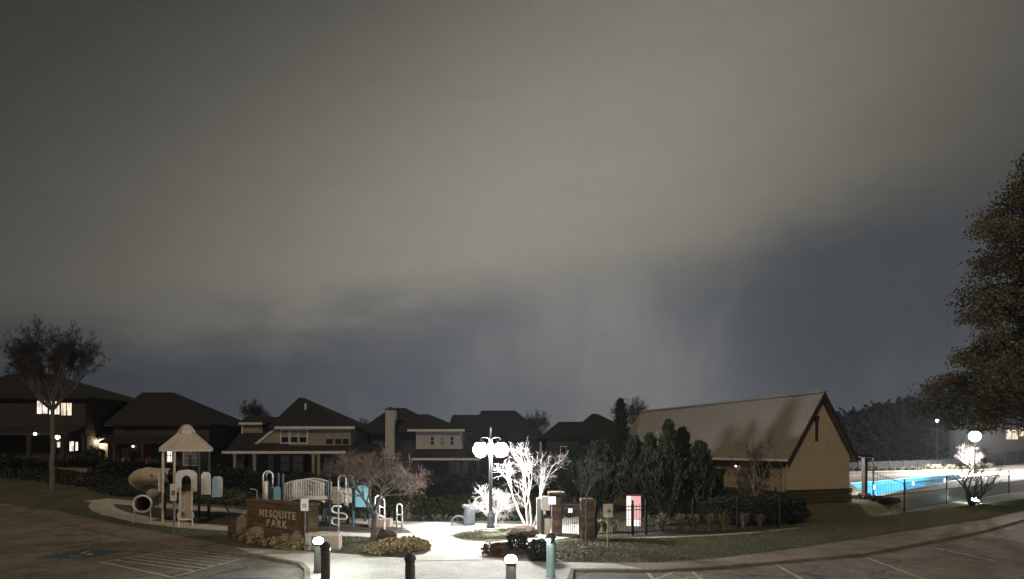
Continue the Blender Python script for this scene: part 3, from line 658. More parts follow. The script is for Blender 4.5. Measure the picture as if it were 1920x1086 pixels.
# far left, lit upper window
h = House('large dark house at far left with a lit row of upper windows', 50, 60)
h.wall(-75, 160, 0, 11, h.z(748), 'darkwall')
h.hip(h.x(-85), h.x(174), -.6, 11.6, h.z(749), h.x(15, 5), h.x(98, 5), 5, h.z(702, 5))
for a, b in ((71, 83), (86, 95), (97, 108), (109, 117), (119, 135)): pass
h.window(h.x(70), h.x(90), h.z(776), h.z(752), 0, 'e_winw', 'darkwall', 2, 1, .06)
h.window(h.x(93), h.x(112), h.z(777), h.z(753), 0, 'e_winw', 'darkwall', 2, 1, .06)
h.window(h.x(115), h.x(135), h.z(779), h.z(756), 0, 'e_win', 'darkwall', 2, 1, .06)
h.shed(h.x(-75), h.x(164), -2.6, 0, h.z(812, -2.6), h.z(798)); h.fascia(h.x(-75), h.x(164), -2.6, h.z(812, -2.6), 'darkwall')
for p in (-30, 55, 118, 158): h.post(h.x(p, -2.4), -2.4, -2.5, h.z(814, -2.4), 'darkwall', .3)
h.window(h.x(131), h.x(139), h.z(846), h.z(828), 0, 'e_winw', 'darkwall', 1, 1); h.window(h.x(142), h.x(147), h.z(845), h.z(829), 0, 'e_winw', 'darkwall', 1, 1)
h.window(h.x(10), h.x(45), h.z(852), h.z(822), 0, 'glass', 'darkwall', 2, 2); h.window(h.x(-30), h.x(-5), h.z(778), h.z(755), 0, 'glass', 'darkwall', 2, 2)
h.window(h.x(107), h.x(114), h.z(839), h.z(829), 0, 'e_win', 'darkwall', 1, 1, .05)
h.door(h.x(84), h.x(98), h.z(872), h.z(830), 0, 'darkwall')
h.lamp(h.x(68, -2.6), -2.6, h.z(813.5, -2.6)-.02, .13); h.lamp(h.x(110), 0, h.z(820), .20, 'e_small')
# garage side lit by a wall lamp
h = House('small cream garage with its side wall lit by a warm lamp', 184, 62, name='garage', group='')
h.wall(164, 202, 0, 7, h.z(818), 'whitewall'); h.hip(h.x(158), h.x(206), -.5, 7.5, h.z(822), h.x(184, 3), h.x(190, 3), 3, h.z(792, 3))
h.lamp(h.x(190), -.25, h.z(829), .11, 'e_wall'); h.door(h.x(176), h.x(186), h.z(870), h.z(838), 0, 'darkwall')
pass
# dark house second from left
h = House('dark hip roofed house second from left with one tiny porch lamp', 300, 60)
h.wall(212, 392, 0, 10, h.z(790), 'darkwall')
h.hip(h.x(202), h.x(402), -.6, 10.6, h.z(799), h.x(266, 5), h.x(326, 5), 5, h.z(736, 5))
h.shed(h.x(212), h.x(330), -2.2, 0, h.z(828, -2.2), h.z(816)); 
for p in (215, 268, 326): h.post(h.x(p, -2.0), -2.0, -2.2, h.z(830, -2), 'darkwall')
h.lamp(h.x(251), 0, h.z(837), .09)
h.window(h.x(314), h.x(326), h.z(866), h.z(842), 0, 'e_winw', 'trim', 1, 2); h.window(h.x(228), h.x(242), h.z(866), h.z(840), 0, 'blind', 'darkwall')
h.window(h.x(235), h.x(255), h.z(818)+.45, h.z(800), 0, 'glass', 'darkwall', 2); h.window(h.x(340), h.x(360), h.z(822), h.z(800), 0, 'glass', 'darkwall', 2)
h.window(h.x(345), h.x(372), h.z(872), h.z(846), 0, 'blind', 'trim', 2); h.door(h.x(272), h.x(284), h.z(880), h.z(842), 0)
# low house peeping between
h = House('low brown house peeping out between two taller houses', 418, 76)
h.wall(398, 446, 0, 8, h.z(815), 'brick'); h.hip(h.x(388), h.x(452), -.5, 8.5, h.z(816), h.x(404, 4), h.x(434, 4), 4, h.z(791, 4)); h.fascia(h.x(388), h.x(452), -.5, h.z(816)+.2, 'trim')
h.window(h.x(404), h.x(414), h.z(850), h.z(826), 0, 'blind', 'trim')
# middle house with dormer and triple window
h = House('olive house with a white trimmed triple window and tall pointed roof', 560, 58)
h.hip(h.x(424, -1), h.x(545), -1, 9, h.z(848, -1), h.x(474, 4), h.x(545, 4), 4, h.z(782, 4))
MB().wall([(h.x(480), h.z(834)), (h.x(521), h.z(803)), (h.x(658), h.z(803)), (h.x(658), h.z(838)), (h.x(480), h.z(838))], 0, 9).build('upper_wall', M['tanwall'], h.t)
h.hip(h.x(506), h.x(668), -.5, 9.6, h.z(805)+.02, h.x(560, 4.5), h.x(570, 4.5), 4.5, h.z(746, 4.5))
h.fascia(h.x(519), h.x(668), -.5, h.z(805)+.26, 'trim', .26)
a, b = (h.x(478), h.z(838)), (h.x(521), h.z(803))
MB().wall([(a[0], a[1]), (b[0], b[1]), (b[0], b[1]+.28), (a[0]-.15, a[1]+.2)], -.12, -.004).build('rake_trim', M['trim'], h.t)
for p0, p1 in ((528, 541), (545.5, 558), (562, 575)): h.window(h.x(p0), h.x(p1), h.z(830), h.z(807.5), 0, 'glass', 'trim', 1, 2, .14, 'blind')
for p0, p1 in ((612, 624), (629, 640), (643, 654)): h.window(h.x(p0), h.x(p1), h.z(833), h.z(812), 0, 'glass', 'tanwall', 1, 2, .1, 'blind')
MB().b2(h.x(453, 1.5), h.x(492, 1.5), 1.5, 6, h.z(845, 1.5), h.z(796, 1.5)).build('dormer_wall', M['tanwall'], h.t)
h.hip(h.x(448, 1.2), h.x(500, 1.2), 1.1, 6.5, h.z(796, 1.1), h.x(465, 3.5), h.x(490, 3.5), 3.5, h.z(780, 3.5), name='dormer_roof'); h.fascia(h.x(448, 1.1), h.x(492, 1.1), 1.1, h.z(796, 1.1)+.2)
MB().b2(h.x(453, 1.4)-.02, h.x(455.5, 1.4), 1.40, 1.495, h.z(826, 1.4), h.z(796, 1.4)).build('dormer_trim', M['trim'], h.t)
h.wall(440, 690, .3, 9, h.z(836), 'darkwall')
h.shed(h.x(416, -2.6), h.x(648, -2.6), -2.6, .3, h.z(846, -2.6), h.z(834)); h.fascia(h.x(416, -2.6), h.x(648, -2.6), -2.6, h.z(846, -2.6), 'trim', .24)
for p in (441, 478, 588, 598): h.post(h.x(p, -2.4), -2.4, -2.2, h.z(850, -2.4), 'tanwall', .26)
for p0, p1, q in ((501, 511, 'blind'), (524, 541, 'blind'), (547, 566, 'blind')): h.window(h.x(p0), h.x(p1), h.z(884), h.z(854), .3, q, 'darkwall', 1, 2)
h.window(h.x(450), h.x(458), h.z(884), h.z(850), .3, 'blind', 'darkwall'); h.door(h.x(571), h.x(584), h.z(902), h.z(858), .3); h.window(h.x(606), h.x(622), h.z(884), h.z(858), .3, 'blind', 'darkwall', 2)
MB().b2(h.x(650, -1.5), h.x(700, -1.5), -1.5, 6, -2.2, h.z(846, -1.5)).build('garage_wing', M['brick'], h.t); h.hip(h.x(645, -1.8), h.x(706, -1.8), -1.9, 6.5, h.z(846, -1.9), h.x(668, 2), h.x(684, 2), 2, h.z(828, 2), name='wing_roof')
MB().b2(h.x(563), h.x(566), 1.2, 1.4, h.z(770, 2.2), h.z(758, 2.2)).build('vent_pipe', M['trim'], h.t)
# chimney house
h = House('dark roofed house with a tall pale chimney and cream upper wall', 775, 60)
h.wall(690, 780, 1.5, 10, h.z(808), 'darkwall'); h.wall(780, 863, 0, 9, h.z(808), 'whitewall', h.z(842)); h.wall(700, 885, .35, 9.5, h.z(842), 'darkwall')
h.hip(h.x(668), h.x(838), .4, 11, h.z(812), h.x(733, 5), h.x(760, 5), 5, h.z(765, 5)); h.hip(h.x(765), h.x(872), -.5, 9.5, h.z(809), h.x(786, 4), h.x(804, 4), 4, h.z(777, 4))
h.fascia(h.x(765), h.x(872), -.5, h.z(809)+.2); h.chimney(h.x(724, .6), h.x(741, .6), .2, 1.3, h.z(860), h.z(769, .6), 'whitewall')
for p0, p1 in ((808, 813), (845, 850)): h.window(h.x(p0), h.x(p1), h.z(834), h.z(819), 0, 'glass', 'whitewall', 1, 2, .05)
h.window(h.x(826), h.x(833), h.z(834), h.z(819), 0, 'blind', 'whitewall', 1, 2, .05)
h.shed(h.x(772, -2.2), h.x(900, -2.2), -2.2, .3, h.z(859, -2.2), h.z(843)); h.fascia(h.x(772, -2.2), h.x(900, -2.2), -2.2, h.z(859, -2.2))
for p in (778, 843, 868, 896): h.post(h.x(p, -2), -2.0, -2.2, h.z(862, -2), 'darkwall')
for p0, p1 in ((840, 850), (853, 862), (866, 877)): h.window(h.x(p0), h.x(p1), h.z(888), h.z(866), .35, 'blind', 'darkwall')
h.door(h.x(800), h.x(812), h.z(902), h.z(866), .35, 'darkwall')
# slate roofed house behind the lamp
h = House('slate blue roofed house rising behind the twin globe lamp', 930, 74)
h.wall(848, 1012, 0, 11, h.z(822), 'darkwall'); h.hip(h.x(832), h.x(960), -.4, 9, h.z(826), h.x(849, 4), h.x(905, 4), 4, h.z(778, 4), 'shingleblue'); h.hip(h.x(870), h.x(1030), -.6, 11.5, h.z(826), h.x(903, 5.5), h.x(966, 5.5), 5.5, h.z(770, 5.5), 'shingleblue')
for p in (890, 925, 975): h.window(h.x(p), h.x(p+14), h.z(858), h.z(834), 0, 'glass', 'darkwall', 2)
h.door(h.x(950), h.x(962), h.z(885), h.z(846), 0, 'darkwall')
# right hand house behind the cedars
h = House('dark house behind the cedars with a small pointed roof peak', 1110, 66)
h.wall(1024, 1196, 0, 10, h.z(815), 'darkwall'); h.hip(h.x(1016), h.x(1150), -.5, 10, h.z(822), h.x(1048, 4), h.x(1110, 4), 4, h.z(791, 4)); h.hip(h.x(1070), h.x(1206), -1, 11, h.z(822), h.x(1110, 3.5), h.x(1120, 3.5), 3.5, h.z(776, 3.5))
h.hip(h.x(1150), h.x(1226), 2, 12, h.z(824, 2), h.x(1188, 7), h.x(1200, 7), 7, h.z(798, 7))
h.lamp(h.x(1043), 0, h.z(866), .09); h.lamp(h.x(1140), 0, h.z(866), .09)
h.window(h.x(1052), h.x(1070), h.z(862), h.z(838), 0, 'glass', 'trim', 2); h.window(h.x(1150), h.x(1168), h.z(862), h.z(838), 0, 'glass', 'darkwall', 2); h.door(h.x(1100), h.x(1112), h.z(890), h.z(850), 0, 'darkwall')
# far right house behind the big tree
h = House('distant house at far right with a warm lit window under trees', 1920, 92)
h.wall(1860, 1990, 0, 9, h.z(796), 'darkwall'); h.hip(h.x(1850), h.x(2000), -.6, 9.5, h.z(798), h.x(1900, 4), h.x(1950, 4), 4, h.z(762, 4))
h.window(h.x(1886), h.x(1908), h.z(824), h.z(806), 0, 'e_win', 'darkwall', 2, 1); h.window(h.x(1911), h.x(1919), h.z(818), h.z(803), 0, 'e_win', 'darkwall', 1, 1); h.door(h.x(1940), h.x(1950), h.z(835), h.z(808), 0, 'darkwall')
# pale garden wall at far left
ax, ay = -52.0, 56.5; bx, by = -37.2, 51.6
g = thing('garden_wall', 'long low pale garden wall in front of far left house', 'wall', ((ax+bx)/2, (ay+by)/2, 1.5), math.atan2(by-ay, bx-ax))
ln = math.hypot(bx-ax, by-ay); MB().b2(-ln/2, ln/2, -.15, .15, -1.2, .42).build('wall_body', M['limestone'], g); MB().b2(-ln/2-.05, ln/2+.05, -.2, .2, .42, .52).build('coping', M['limestone'], g)

# ------------------------------------------------------------------ pool
zd = .63
outer = [(20.6, 35.6), (53, 60), (66, 78), (34, 66.5)]
mb = MB()
for i in range(4):
    a, b, c, d_ = outer[i], outer[(i+1) % 4], POOL[(i+1) % 4], POOL[i]
    mb.add([(*a, zd), (*b, zd), (*c, zd), (*d_, zd), (*a, -.2), (*b, -.2)], [(0, 1, 2, 3), (4, 5, 1, 0)])
struct(mb.build('pool_deck', M['deck']))
pool = thing('swimming_pool', 'long turquoise swimming pool glowing from lamps under water', 'pool', (POOL[0][0], POOL[0][1], 0))
lp = [(x-POOL[0][0], y-POOL[0][1]) for x, y in POOL]
mb = MB(); vs = [(x, y, zd+.002) for x, y in lp]+[(x, y, -1.2) for x, y in lp]
mb.add(vs, [(4, 5, 6, 7)]+[(i, 4+i, 4+(i+1) % 4, (i+1) % 4) for i in range(4)]); mb.build('basin', M['pooltile'], pool)
mw = bpy.data.materials.new('pool_water'); mw.use_nodes = True; t = mw.node_tree; t.nodes.clear()
tr = t.nodes.new('ShaderNodeBsdfTransparent'); tr.inputs[0].default_value = (.75, .95, 1, 1); gl = t.nodes.new('ShaderNodeBsdfGlossy'); gl.inputs['Roughness'].default_value = .08
mx = t.nodes.new('ShaderNodeMixShader'); fr = t.nodes.new('ShaderNodeFresnel'); fr.inputs[0].default_value = 1.04; mo = t.nodes.new('ShaderNodeOutputMaterial')
nz = t.nodes.new('ShaderNodeTexNoise'); nz.inputs['Scale'].default_value = 2.5; bp = t.nodes.new('ShaderNodeBump'); bp.inputs['Strength'].default_value = .15
cc = t.nodes.new('ShaderNodeTexCoord'); t.links.new(cc.outputs['Object'], nz.inputs['Vector']); t.links.new(nz.outputs[0], bp.inputs['Height']); t.links.new(bp.outputs[0], gl.inputs['Normal'])
t.links.new(fr.outputs[0], mx.inputs[0]); t.links.new(tr.outputs[0], mx.inputs[1]); t.links.new(gl.outputs[0], mx.inputs[2]); t.links.new(mx.outputs[0], mo.inputs[0])
MB().add([(x, y, .50) for x, y in lp], [(0, 1, 2, 3)]).build('water', mw, pool)
mb = MB()
for i in range(4):                                           # coping round the edge
    a, b = Vector(lp[i]), Vector(lp[(i+1) % 4]); tt = (b-a).normalized(); nn = Vector((tt.y, -tt.x)); q = [a, b, b+nn*.4, a+nn*.4]
    mb.prism([tuple(v) for v in q], zd+.004, zd+.05+.003*i)
mb.build('coping', M['whitepanel'], pool)
for i, n_ in ((0, 9), (2, 3), (3, 2)):               # lamps in the pool walls
    a, b = Vector(lp[i]), Vector(lp[(i+1) % 4]); tt = (b-a).normalized(); inn = Vector((-tt.y, tt.x))
    for k in range(n_):
        p = a.lerp(b, (k+.5)/n_)+inn*.04; pts = [(p.x+tt.x*.2*math.cos(q)+inn.x*.02, p.y+tt.y*.2*math.cos(q)+inn.y*.02, .10+.2*math.sin(q)) for q in np.linspace(0, 2*math.pi, 13)[:-1]]
        MB().add(pts, [tuple(range(12))]).build('pool_lamp', M['e_pooldim' if i == 2 else 'e_pool'], pool)
ribbon('path', [(53, 62), (62, 73), (74, 88)], 5.0, M['deck'], .03)
# low lit planter with ornamental grasses along the far side
pl = thing('planter_wall', 'long low pale planter wall along the far side of the pool', 'wall', (52, 74, .6), math.atan2(80.5-67.5, 67.5-37.5))
MB().b2(-17, 17, -.2, .2, -.4, .38).build('wall_body', M['deck'], pl); MB().b2(-17.05, 17.05, -.26, .26, .38, .46).build('coping', M['whitepanel'], pl)
tv, tf = tuft(150, 1.0, .75, 3, .03)
fg = npmesh('ornamental_grass', tv, tf, M['strawg'])
for i in range(22):
    f = (i+.5)/22; x, y = 37.5+30*f-.6, 67.5+13*f+1.1; o = fg if i == 0 else copy_tree(fg)
    o.location = on(x, y); o.rotation_euler.z = i*1.7; o.scale = (rng.uniform(.8, 1.2),)*3
    tag(o, 'pale ornamental grass tuft behind the far pool planter, %s from its pool house end' % ORD[i], 'grass tuft', 'grasses along the far pool edge')

# ------------------------------------------------------------------ fences
def fence(label, pts, h, gap=.11, name='iron_fence', step=2.4, rails=(.15, -.12), pr=.008, screen=False, posth=.08, parent=None, group=None, railr=.018):
    t = thing(name, label, 'fence', on(*pts[0]))
    pk = MB(); rl = MB(); ox, oy, oz = t.location
    if not hasattr(h, '__len__'): h = [h]*len(pts)
    for i in range(len(pts)-1):
        a, b = Vector(pts[i]), Vector(pts[i+1]); ln = (b-a).length; n = max(1, round(ln/step)); an = math.atan2(b.y-a.y, b.x-a.x)
        hh = lambda f: h[i]+(h[i+1]-h[i])*f
        for k in range(n+(i == len(pts)-2)):
            f = k/n; p = a.lerp(b, f); z = terrain(p.x, p.y)
            MB().box((p.x-ox, p.y-oy, z-oz+hh(f)/2), (.07, .07, hh(f)+posth*2+.1), an).box((p.x-ox, p.y-oy, z-oz+hh(f)+posth+.07), (.085, .085, .03), an).build('post', M['iron'], t)
        m = int(ln/gap)
        for k in range(m):
            f = (k+.5)/m; p = a.lerp(b, f); z = terrain(p.x, p.y)-oz; pk.box((p.x-ox, p.y-oy, z+hh(f)/2+.03), (pr*2, pr*2, hh(f)-.06), an)
        sub = max(1, int(ln/1.2))
        for rz_ in rails:
            P = []
            for k in range(sub+1):
                f = k/sub; p = a.lerp(b, f); P.append((p.x-ox, p.y-oy, terrain(p.x, p.y)-oz+(rz_ if rz_ > 0 else hh(f)+rz_)))
            rl.tube(P, railr, 4)
    o = pk.build('pickets', M['iron'], t); stuff(o); rl.build('rail', M['iron'], t)
    return t
gate_r = (3.30, 24.0)
fence('black iron picket fence from stone pillar to pool house behind pale grasses', [(3.45, 24.15), (5.07, 24.70), (5.69, 24.91), (12.4, 27.2), (14.2, 31.6)], 1.32, .12, rails=(.15, -.10, -.24), pr=.006)
fence('black iron pool fence on the grass bank right of the pool house', [(21.3, 34.6), (22.75, 34.0), (28.9, 39.0), (41, 48.4), (56, 58)], [1.75, 1.75, 1.72, 1.7, 1.7], .14, step=7.6, rails=(.15, -.10), pr=.006)
ff = fence('tall dark mesh fence along the far side of the pool', [(40, 71), (60, 81.5), (80, 91)], [1.5, 1.7, 2.1], .3, step=3.4, rails=(.1, -.06), railr=.03)
mb = MB(); ox, oy, oz = ff.location
for a, b, h0, h1 in (((40, 71), (60, 81.5), 1.42, 1.6), ((60, 81.5), (80, 91), 1.6, 2.0)):
    za, zb = terrain(*a)-oz, terrain(*b)-oz; mb.add([(a[0]-ox, a[1]-oy+.06, za), (b[0]-ox, b[1]-oy+.06, zb), (b[0]-ox, b[1]-oy+.06, zb+h1), (a[0]-ox, a[1]-oy+.06, za+h0), (a[0]-ox, a[1]-oy+.09, za), (b[0]-ox, b[1]-oy+.09, zb), (b[0]-ox, b[1]-oy+.09, zb+h1), (a[0]-ox, a[1]-oy+.09, za+h0)], [(0, 1, 2, 3), (7, 6, 5, 4), (3, 2, 6, 7)])
mb.build('mesh_screen', M['screen'], ff)

# ------------------------------------------------------------------ lamps
def lamp_globe(parent, c, r, e):
    g = MB().ball(c, r, 18, 10, (1, 1, 1.02)).build('globe', M[e], parent, True)
    MB().lathe([(r*.55, .0), (r*.5, .06), (r*.2, .12), (.03, .22)], (c[0], c[1], c[2]+r*.88), 14).build('globe_cap', M['darkmetal'], parent)
x, y, _ = G(920, 1000)
lt = thing('street_lamp', 'dark post lamp with two white glowing globes by lit trees', 'street lamp', (x, y, .03))
MB().lathe([(.36, 0), (.36, .10), (.30, .12), (.30, .20)], segs=20).build('footing', M['walk'], lt)
MB().lathe([(.19, .20), (.19, .28), (.15, .32), (.15, .75), (.11, .82), (.085, .9), (.075, 2.2), (.065, 3.2), (.06, 3.95), (.08, 3.97), (.08, 4.05), (.045, 4.1), (.035, 4.45), (.055, 4.48), (.04, 4.56), (.004, 4.72)], segs=14).build('post', M['lamppost'], lt, True)
ar = MB()
for s_ in (-1, 1):
    ar.tube([(s_*.05, 0, 3.20), (s_*.10, 0, 3.5), (s_*.10, 0, 3.85), (s_*.06, 0, 4.0)], .016, 6)
    ar.tube([(0, 0, 4.06), (s_*.20, 0, 4.12), (s_*.36, 0, 4.12), (s_*.44, 0, 4.06), (s_*.44, 0, 3.98)], .024, 7)
ar.build('arm', M['lamppost'], lt)
for s_ in (-1, 1): lamp_globe(lt, (s_*.44, 0, 3.58), .315, 'e_globe')
def pole_lamp(label, px, yv, pz, r, name='street_lamp', e='e_far'):
    xx = (px-960)/F*yv; z0 = terrain(xx, yv); hz = CAM_H-(pz-HY)/F*yv-z0
    t = thing(name, label, 'street lamp', (xx, yv, z0))
    MB().lathe([(.2, -.1), (.2, .2), (.12, .3), (.08, .5), (.06, hz-r-.1), (.11, hz-r-.08), (.11, hz-r)], segs=12).build('post', M['darkmetal'], t, True)
    lamp_globe(t, (0, 0, hz), r, e); return t
pole_lamp('single globe lamp shining beside the far end of the pool', 1828, 73.5, 818, .58)
pole_lamp('farther single lamp seen just above the poolside globe lamp', 1822, 98, 797, .34, e='e_small')
pole_lamp('dim small lamp among dark woods right of the pool house', 1757, 95, 789, .22, e='e_small')
pole_lamp('small white lamp at far left edge behind the bare tree', 2, 78, 711, .16, e='e_small')
# ------------------------------------------------------------------ playground: tower with roof, spiral tube and slide
def at(px, py, yv, o): p = Q(px, py, yv); return (p[0]-o[0], p[1]-o[1], p[2]-o[2])
TX, TY = (350-960)/F*30.5, 30.5; TO = (TX, TY, .03); TA = math.atan2(-TX, TY)*.97
tw = thing('play_tower', 'beige roofed play tower with spiral tube slide and straight slide', 'play structure', TO, TA)
ez, pz = 3.60, 4.42; hw = 1.18
mb = MB(); mb.add([(-hw, -hw, ez-.1), (hw, -hw, ez-.1), (hw, hw, ez-.1), (-hw, hw, ez-.1), (-hw, -hw, ez), (hw, -hw, ez), (hw, hw, ez), (-hw, hw, ez), (-.36, -.36, pz), (.36, -.36, pz), (.36, .36, pz), (-.36, .36, pz)],
   [(3, 2, 1, 0), (0, 1, 5, 4), (1, 2, 6, 5), (2, 3, 7, 6), (3, 0, 4, 7), (4, 5, 9, 8), (5, 6, 10, 9), (6, 7, 11, 10), (7, 4, 8, 11)])
for sx in (-1, 1):
    for sy in (-1, 1): mb.tube([(sx*hw, sy*hw, ez+.02), (sx*.36, sy*.36, pz+.02)], .05, 6)
for k in (-.5, .5):                                           # moulded ribs
    mb.tube([(k*hw*1.1, -hw+.0, ez+.01), (k*.4, -.36, pz)], .022, 5)
rf = mb.build('roof', M['tanplastic'], tw)
MB().lathe([(.40, 0), (.43, .06), (.38, .24), (.30, .34), (.28, .40), (.17, .50), (.05, .55)], (0, 0, pz-.05), 12).build('cupola', M['tanplastic'], rf)
PX_ = ((-1.02, -1.0), (1.02, -1.0), (1.02, 1.0), (-1.02, 1.0), (-.52, -1.05), (.56, -1.05))
for i, (x, y) in enumerate(PX_): MB().tube([(x, y, -.2), (x, y, ez-.02 if i < 4 else 3.5)], .062, 10).build('post', M['greenpost'] if i not in (0, 4) else M['tanplastic'], tw)
MB().b2(-1.15, 1.15, -1.05, 1.05, 1.36, 1.46).build('deck', M['darkmetal'], tw)
# front slide with arched hood
mb = MB(); arch = [(-.48, 1.46), (-.48, 2.36), (-.36, 2.52), (-.12, 2.58), (.12, 2.58), (.36, 2.52), (.48, 2.36), (.48, 1.46)]; hole = [(-.21, 1.46), (-.21, 2.06), (-.13, 2.24), (0, 2.30), (0, 2.30), (.13, 2.24), (.21, 2.06), (.21, 1.46)]
ys0, ys1 = -1.16, -1.08
vs = [(x, ys0, z) for x, z in arch]+[(x, ys0, z) for x, z in hole]+[(x, ys1, z) for x, z in arch]+[(x, ys1, z) for x, z in hole]
fs = [(i, 8+i, 9+i, i+1) for i in range(7)]+[(16+i, 17+i, 25+i, 24+i) for i in range(7)]+[(i, i+1, 17+i, 16+i) for i in range(7)]+[(8+i, 24+i, 25+i, 9+i) for i in range(7)]
SX = .0
mb.add(vs, fs); hd = mb.build('slide_hood', M['creamplastic'], tw)
prof = [(-1.10, 1.44), (-1.5, 1.30), (-2.1, .82), (-2.6, .42), (-2.95, .31), (-3.15, .30)]
mb = MB(); vs = []; fs = []
cs = [(-.30, .26), (-.30, .30), (-.22, .30), (-.19, .05), (.19, .05), (.22, .30), (.30, .30), (.30, .26), (.24, -.02), (-.24, -.02)]
for y, z in prof: vs += [(x, y, z+dz) for x, dz in cs]
for i in range(len(prof)-1):
    for k in range(10): fs.append((i*10+k, i*10+(k+1) % 10, (i+1)*10+(k+1) % 10, (i+1)*10+k))
fs += [tuple(range(9, -1, -1)), tuple(range(50, 60))]
sl_ = mb.add(vs, fs).build('slide', M['tanplastic'], tw)
MB().tube([(-.30, -3.15, .60), (-.32, -3.2, .42), (-.28, -3.2, .30), (0, -3.2, .28), (.28, -3.2, .30), (.32, -3.2, .42), (.30, -3.15, .60)], .035, 7).build('slide_lip', M['creamplastic'], sl_)
for s_ in (-1, 1): MB().tube([(s_*.28, -3.17, .34), (s_*.29, -3.18, -.1)], .03, 7).build('leg', M['creamplastic'], sl_)
# side panels
for x0, x1, z0, z1, m in ((.66, 1.10, 1.30, 2.45, 'creamplastic'), (1.16, 1.66, 1.12, 2.20, 'greybox')):
    mb = MB().wall([(x0, z0), (x1, z0), (x1, z1-.14), (x1-.1, z1), (x0+.1, z1), (x0, z1-.14)], -1.12 if x1 < 1.2 else -.75, -1.07 if x1 < 1.2 else -.70)
    mb.build('barrier_panel', M[m], tw)
rl = MB()
for z in (1.75, 2.1, 2.45): rl.tube([(-1.12, 1.0, z), (1.12, 1.0, z)], .02, 6)
for k in range(9): rl.tube([(-1.0+k*.25, 1.0, 1.46), (-1.0+k*.25, 1.0, 2.45)], .014, 5)
rl.build('guard_rail', M['greenpost'], tw)
ld = MB(); 
for s_ in (-1, 1): ld.tube([(1.15, s_*.3, 1.44), (1.75, s_*.3, .7), (2.2, s_*.3, -.1)], .03, 6)
for k in range(5): f = (k+.5)/5; ld.tube([(1.15+1.0*f, -.3, 1.44-1.5*f), (1.15+1.0*f, .3, 1.44-1.5*f)], .022, 6)
ld.build('ladder', M['greenpost'], tw)
# spiral tube
def att(px, py, yv):
    a = at(px, py, yv, TO); return (a[0]*math.cos(-TA)-a[1]*math.sin(-TA), a[0]*math.sin(-TA)+a[1]*math.cos(-TA), a[2])
cl = [att(*p) for p in ((322, 892, 30.2), (300, 892, 30.2), (278, 891, 30.3), (264, 893, 30.7), (258, 899, 31.3), (264, 906, 31.9), (278, 912, 32.1), (290, 919, 31.7), (293, 927, 31.0), (288, 935, 30.3), (277, 941, 29.6), (267, 945, 28.9))]
pp = [Vector(p) for p in cl]
def spline(P, n):
    out = []
    for i in range(len(P)-1):
        p0, p1, p2, p3 = P[max(i-1, 0)], P[i], P[i+1], P[min(i+2, len(P)-1)]
        for k in range(n):
            t = k/n; out.append(.5*((2*p1)+(-p0+p2)*t+(2*p0-5*p1+4*p2-p3)*t*t+(-p0+3*p1-3*p2+p3)*t**3))
    return out+[P[-1]]
sp = spline(pp, 4)
tubeo = MB().tube(sp, .385, 20, False).build('tube_slide', M['tanplastic'], tw, True)
MB().tube(sp, .36, 20, False).build('tube_lining', M['tubein'], tubeo, True)
for i in (8, 16, 24, 32): 
    d_ = (sp[min(i+1, len(sp)-1)]-sp[i-1]).normalized(); MB().tube([sp[i]-d_*.03, sp[i]+d_*.03], .415, 20).build('joint_ring', M['tanplastic'], tubeo, True)
e0, e1 = sp[-1], sp[-2]; d_ = (e0-e1).normalized(); u = Vector((0, 0, 1)).cross(d_).normalized(); v = d_.cross(u)
ring = [e0+(u*math.cos(a)+v*math.sin(a))*.41 for a in np.linspace(0, 2*math.pi, 25)]
MB().tube(ring, .055, 8, False).build('tube_lip', M['creamplastic'], tubeo, True)
for s_ in (-1, 1):
    b = e0+u*s_*.34-v*.22; MB().tube([b, (b.x+u.x*s_*.05, b.y, -.1)], .03, 7).build('leg', M['creamplastic'], tubeo)
    b2_ = sp[30]+u*s_*.1; MB().tube([b2_-Vector((0, 0, .3)), (b2_.x, b2_.y, -.1)], .03, 7).build('leg', M['darkmetal'], tubeo)
mb = MB()
for k in (-.22, 0, .22): 
    c = sp[5]+Vector((k, -.385, .02)); mb.ball(c, .055, 8, 6, (1, .35, 1))
mb.build('port_hole', M['iron'], tubeo)
MB().b2(-1.25, -1.05, -.55, .75, 1.46, 2.5).build('tube_entry_panel', M['tanplastic'], tw)

# ------------------------------------------------------------------ second play structure: arched bridge, blue panels, climbers
BX, BY = (600-960)/F*28.2, 28.2; BO = (BX, BY, .03)
br = thing('play_bridge', 'play structure with arched picket bridge, blue panels and white climbers', 'play structure', BO)
def pt(px, py, yv): return Vector(at(px, py, yv, BO))
def postp(px, yv, top_py, m, r=.06):
    a = pt(px, top_py, yv); MB().tube([(a.x, a.y, -.2), (a.x, a.y, a.z)], r, 10).lathe([(r*1.05, 0), (r*.9, .05), (r*.3, .08)], (a.x, a.y, a.z), 10).build('post', M[m], br)
for px, yv, tp, m in ((522, 28.6, 890, 'bluepost'), (530.5, 28.4, 891, 'bluepost'), (503, 29.6, 905, 'greenpost'), (611, 28.4, 905, 'greenpost'), (618.5, 27.2, 902, 'greenpost'), (662, 27.0, 903, 'bluepost'), (693, 27.6, 900, 'bluepost'), (652, 28.6, 905, 'greenpost'), (684, 29.4, 905, 'greenpost'), (606, 29.6, 910, 'greenpost')):
    postp(px, yv, tp, m)
def deckp(px0, px1, yv0, yv1, py):
    a, b = pt(px0, py, yv0), pt(px1, py, yv0); MB().b2(a.x, b.x, a.y, a.y+yv1-yv0, a.z-.1, a.z).build('deck', M['darkmetal'], br); return a.z
dz = deckp(492, 532, 28.4, 29.7, 944); deckp(607, 622, 27.2, 29.4, 944); deckp(655, 698, 27.0, 29.4, 951)
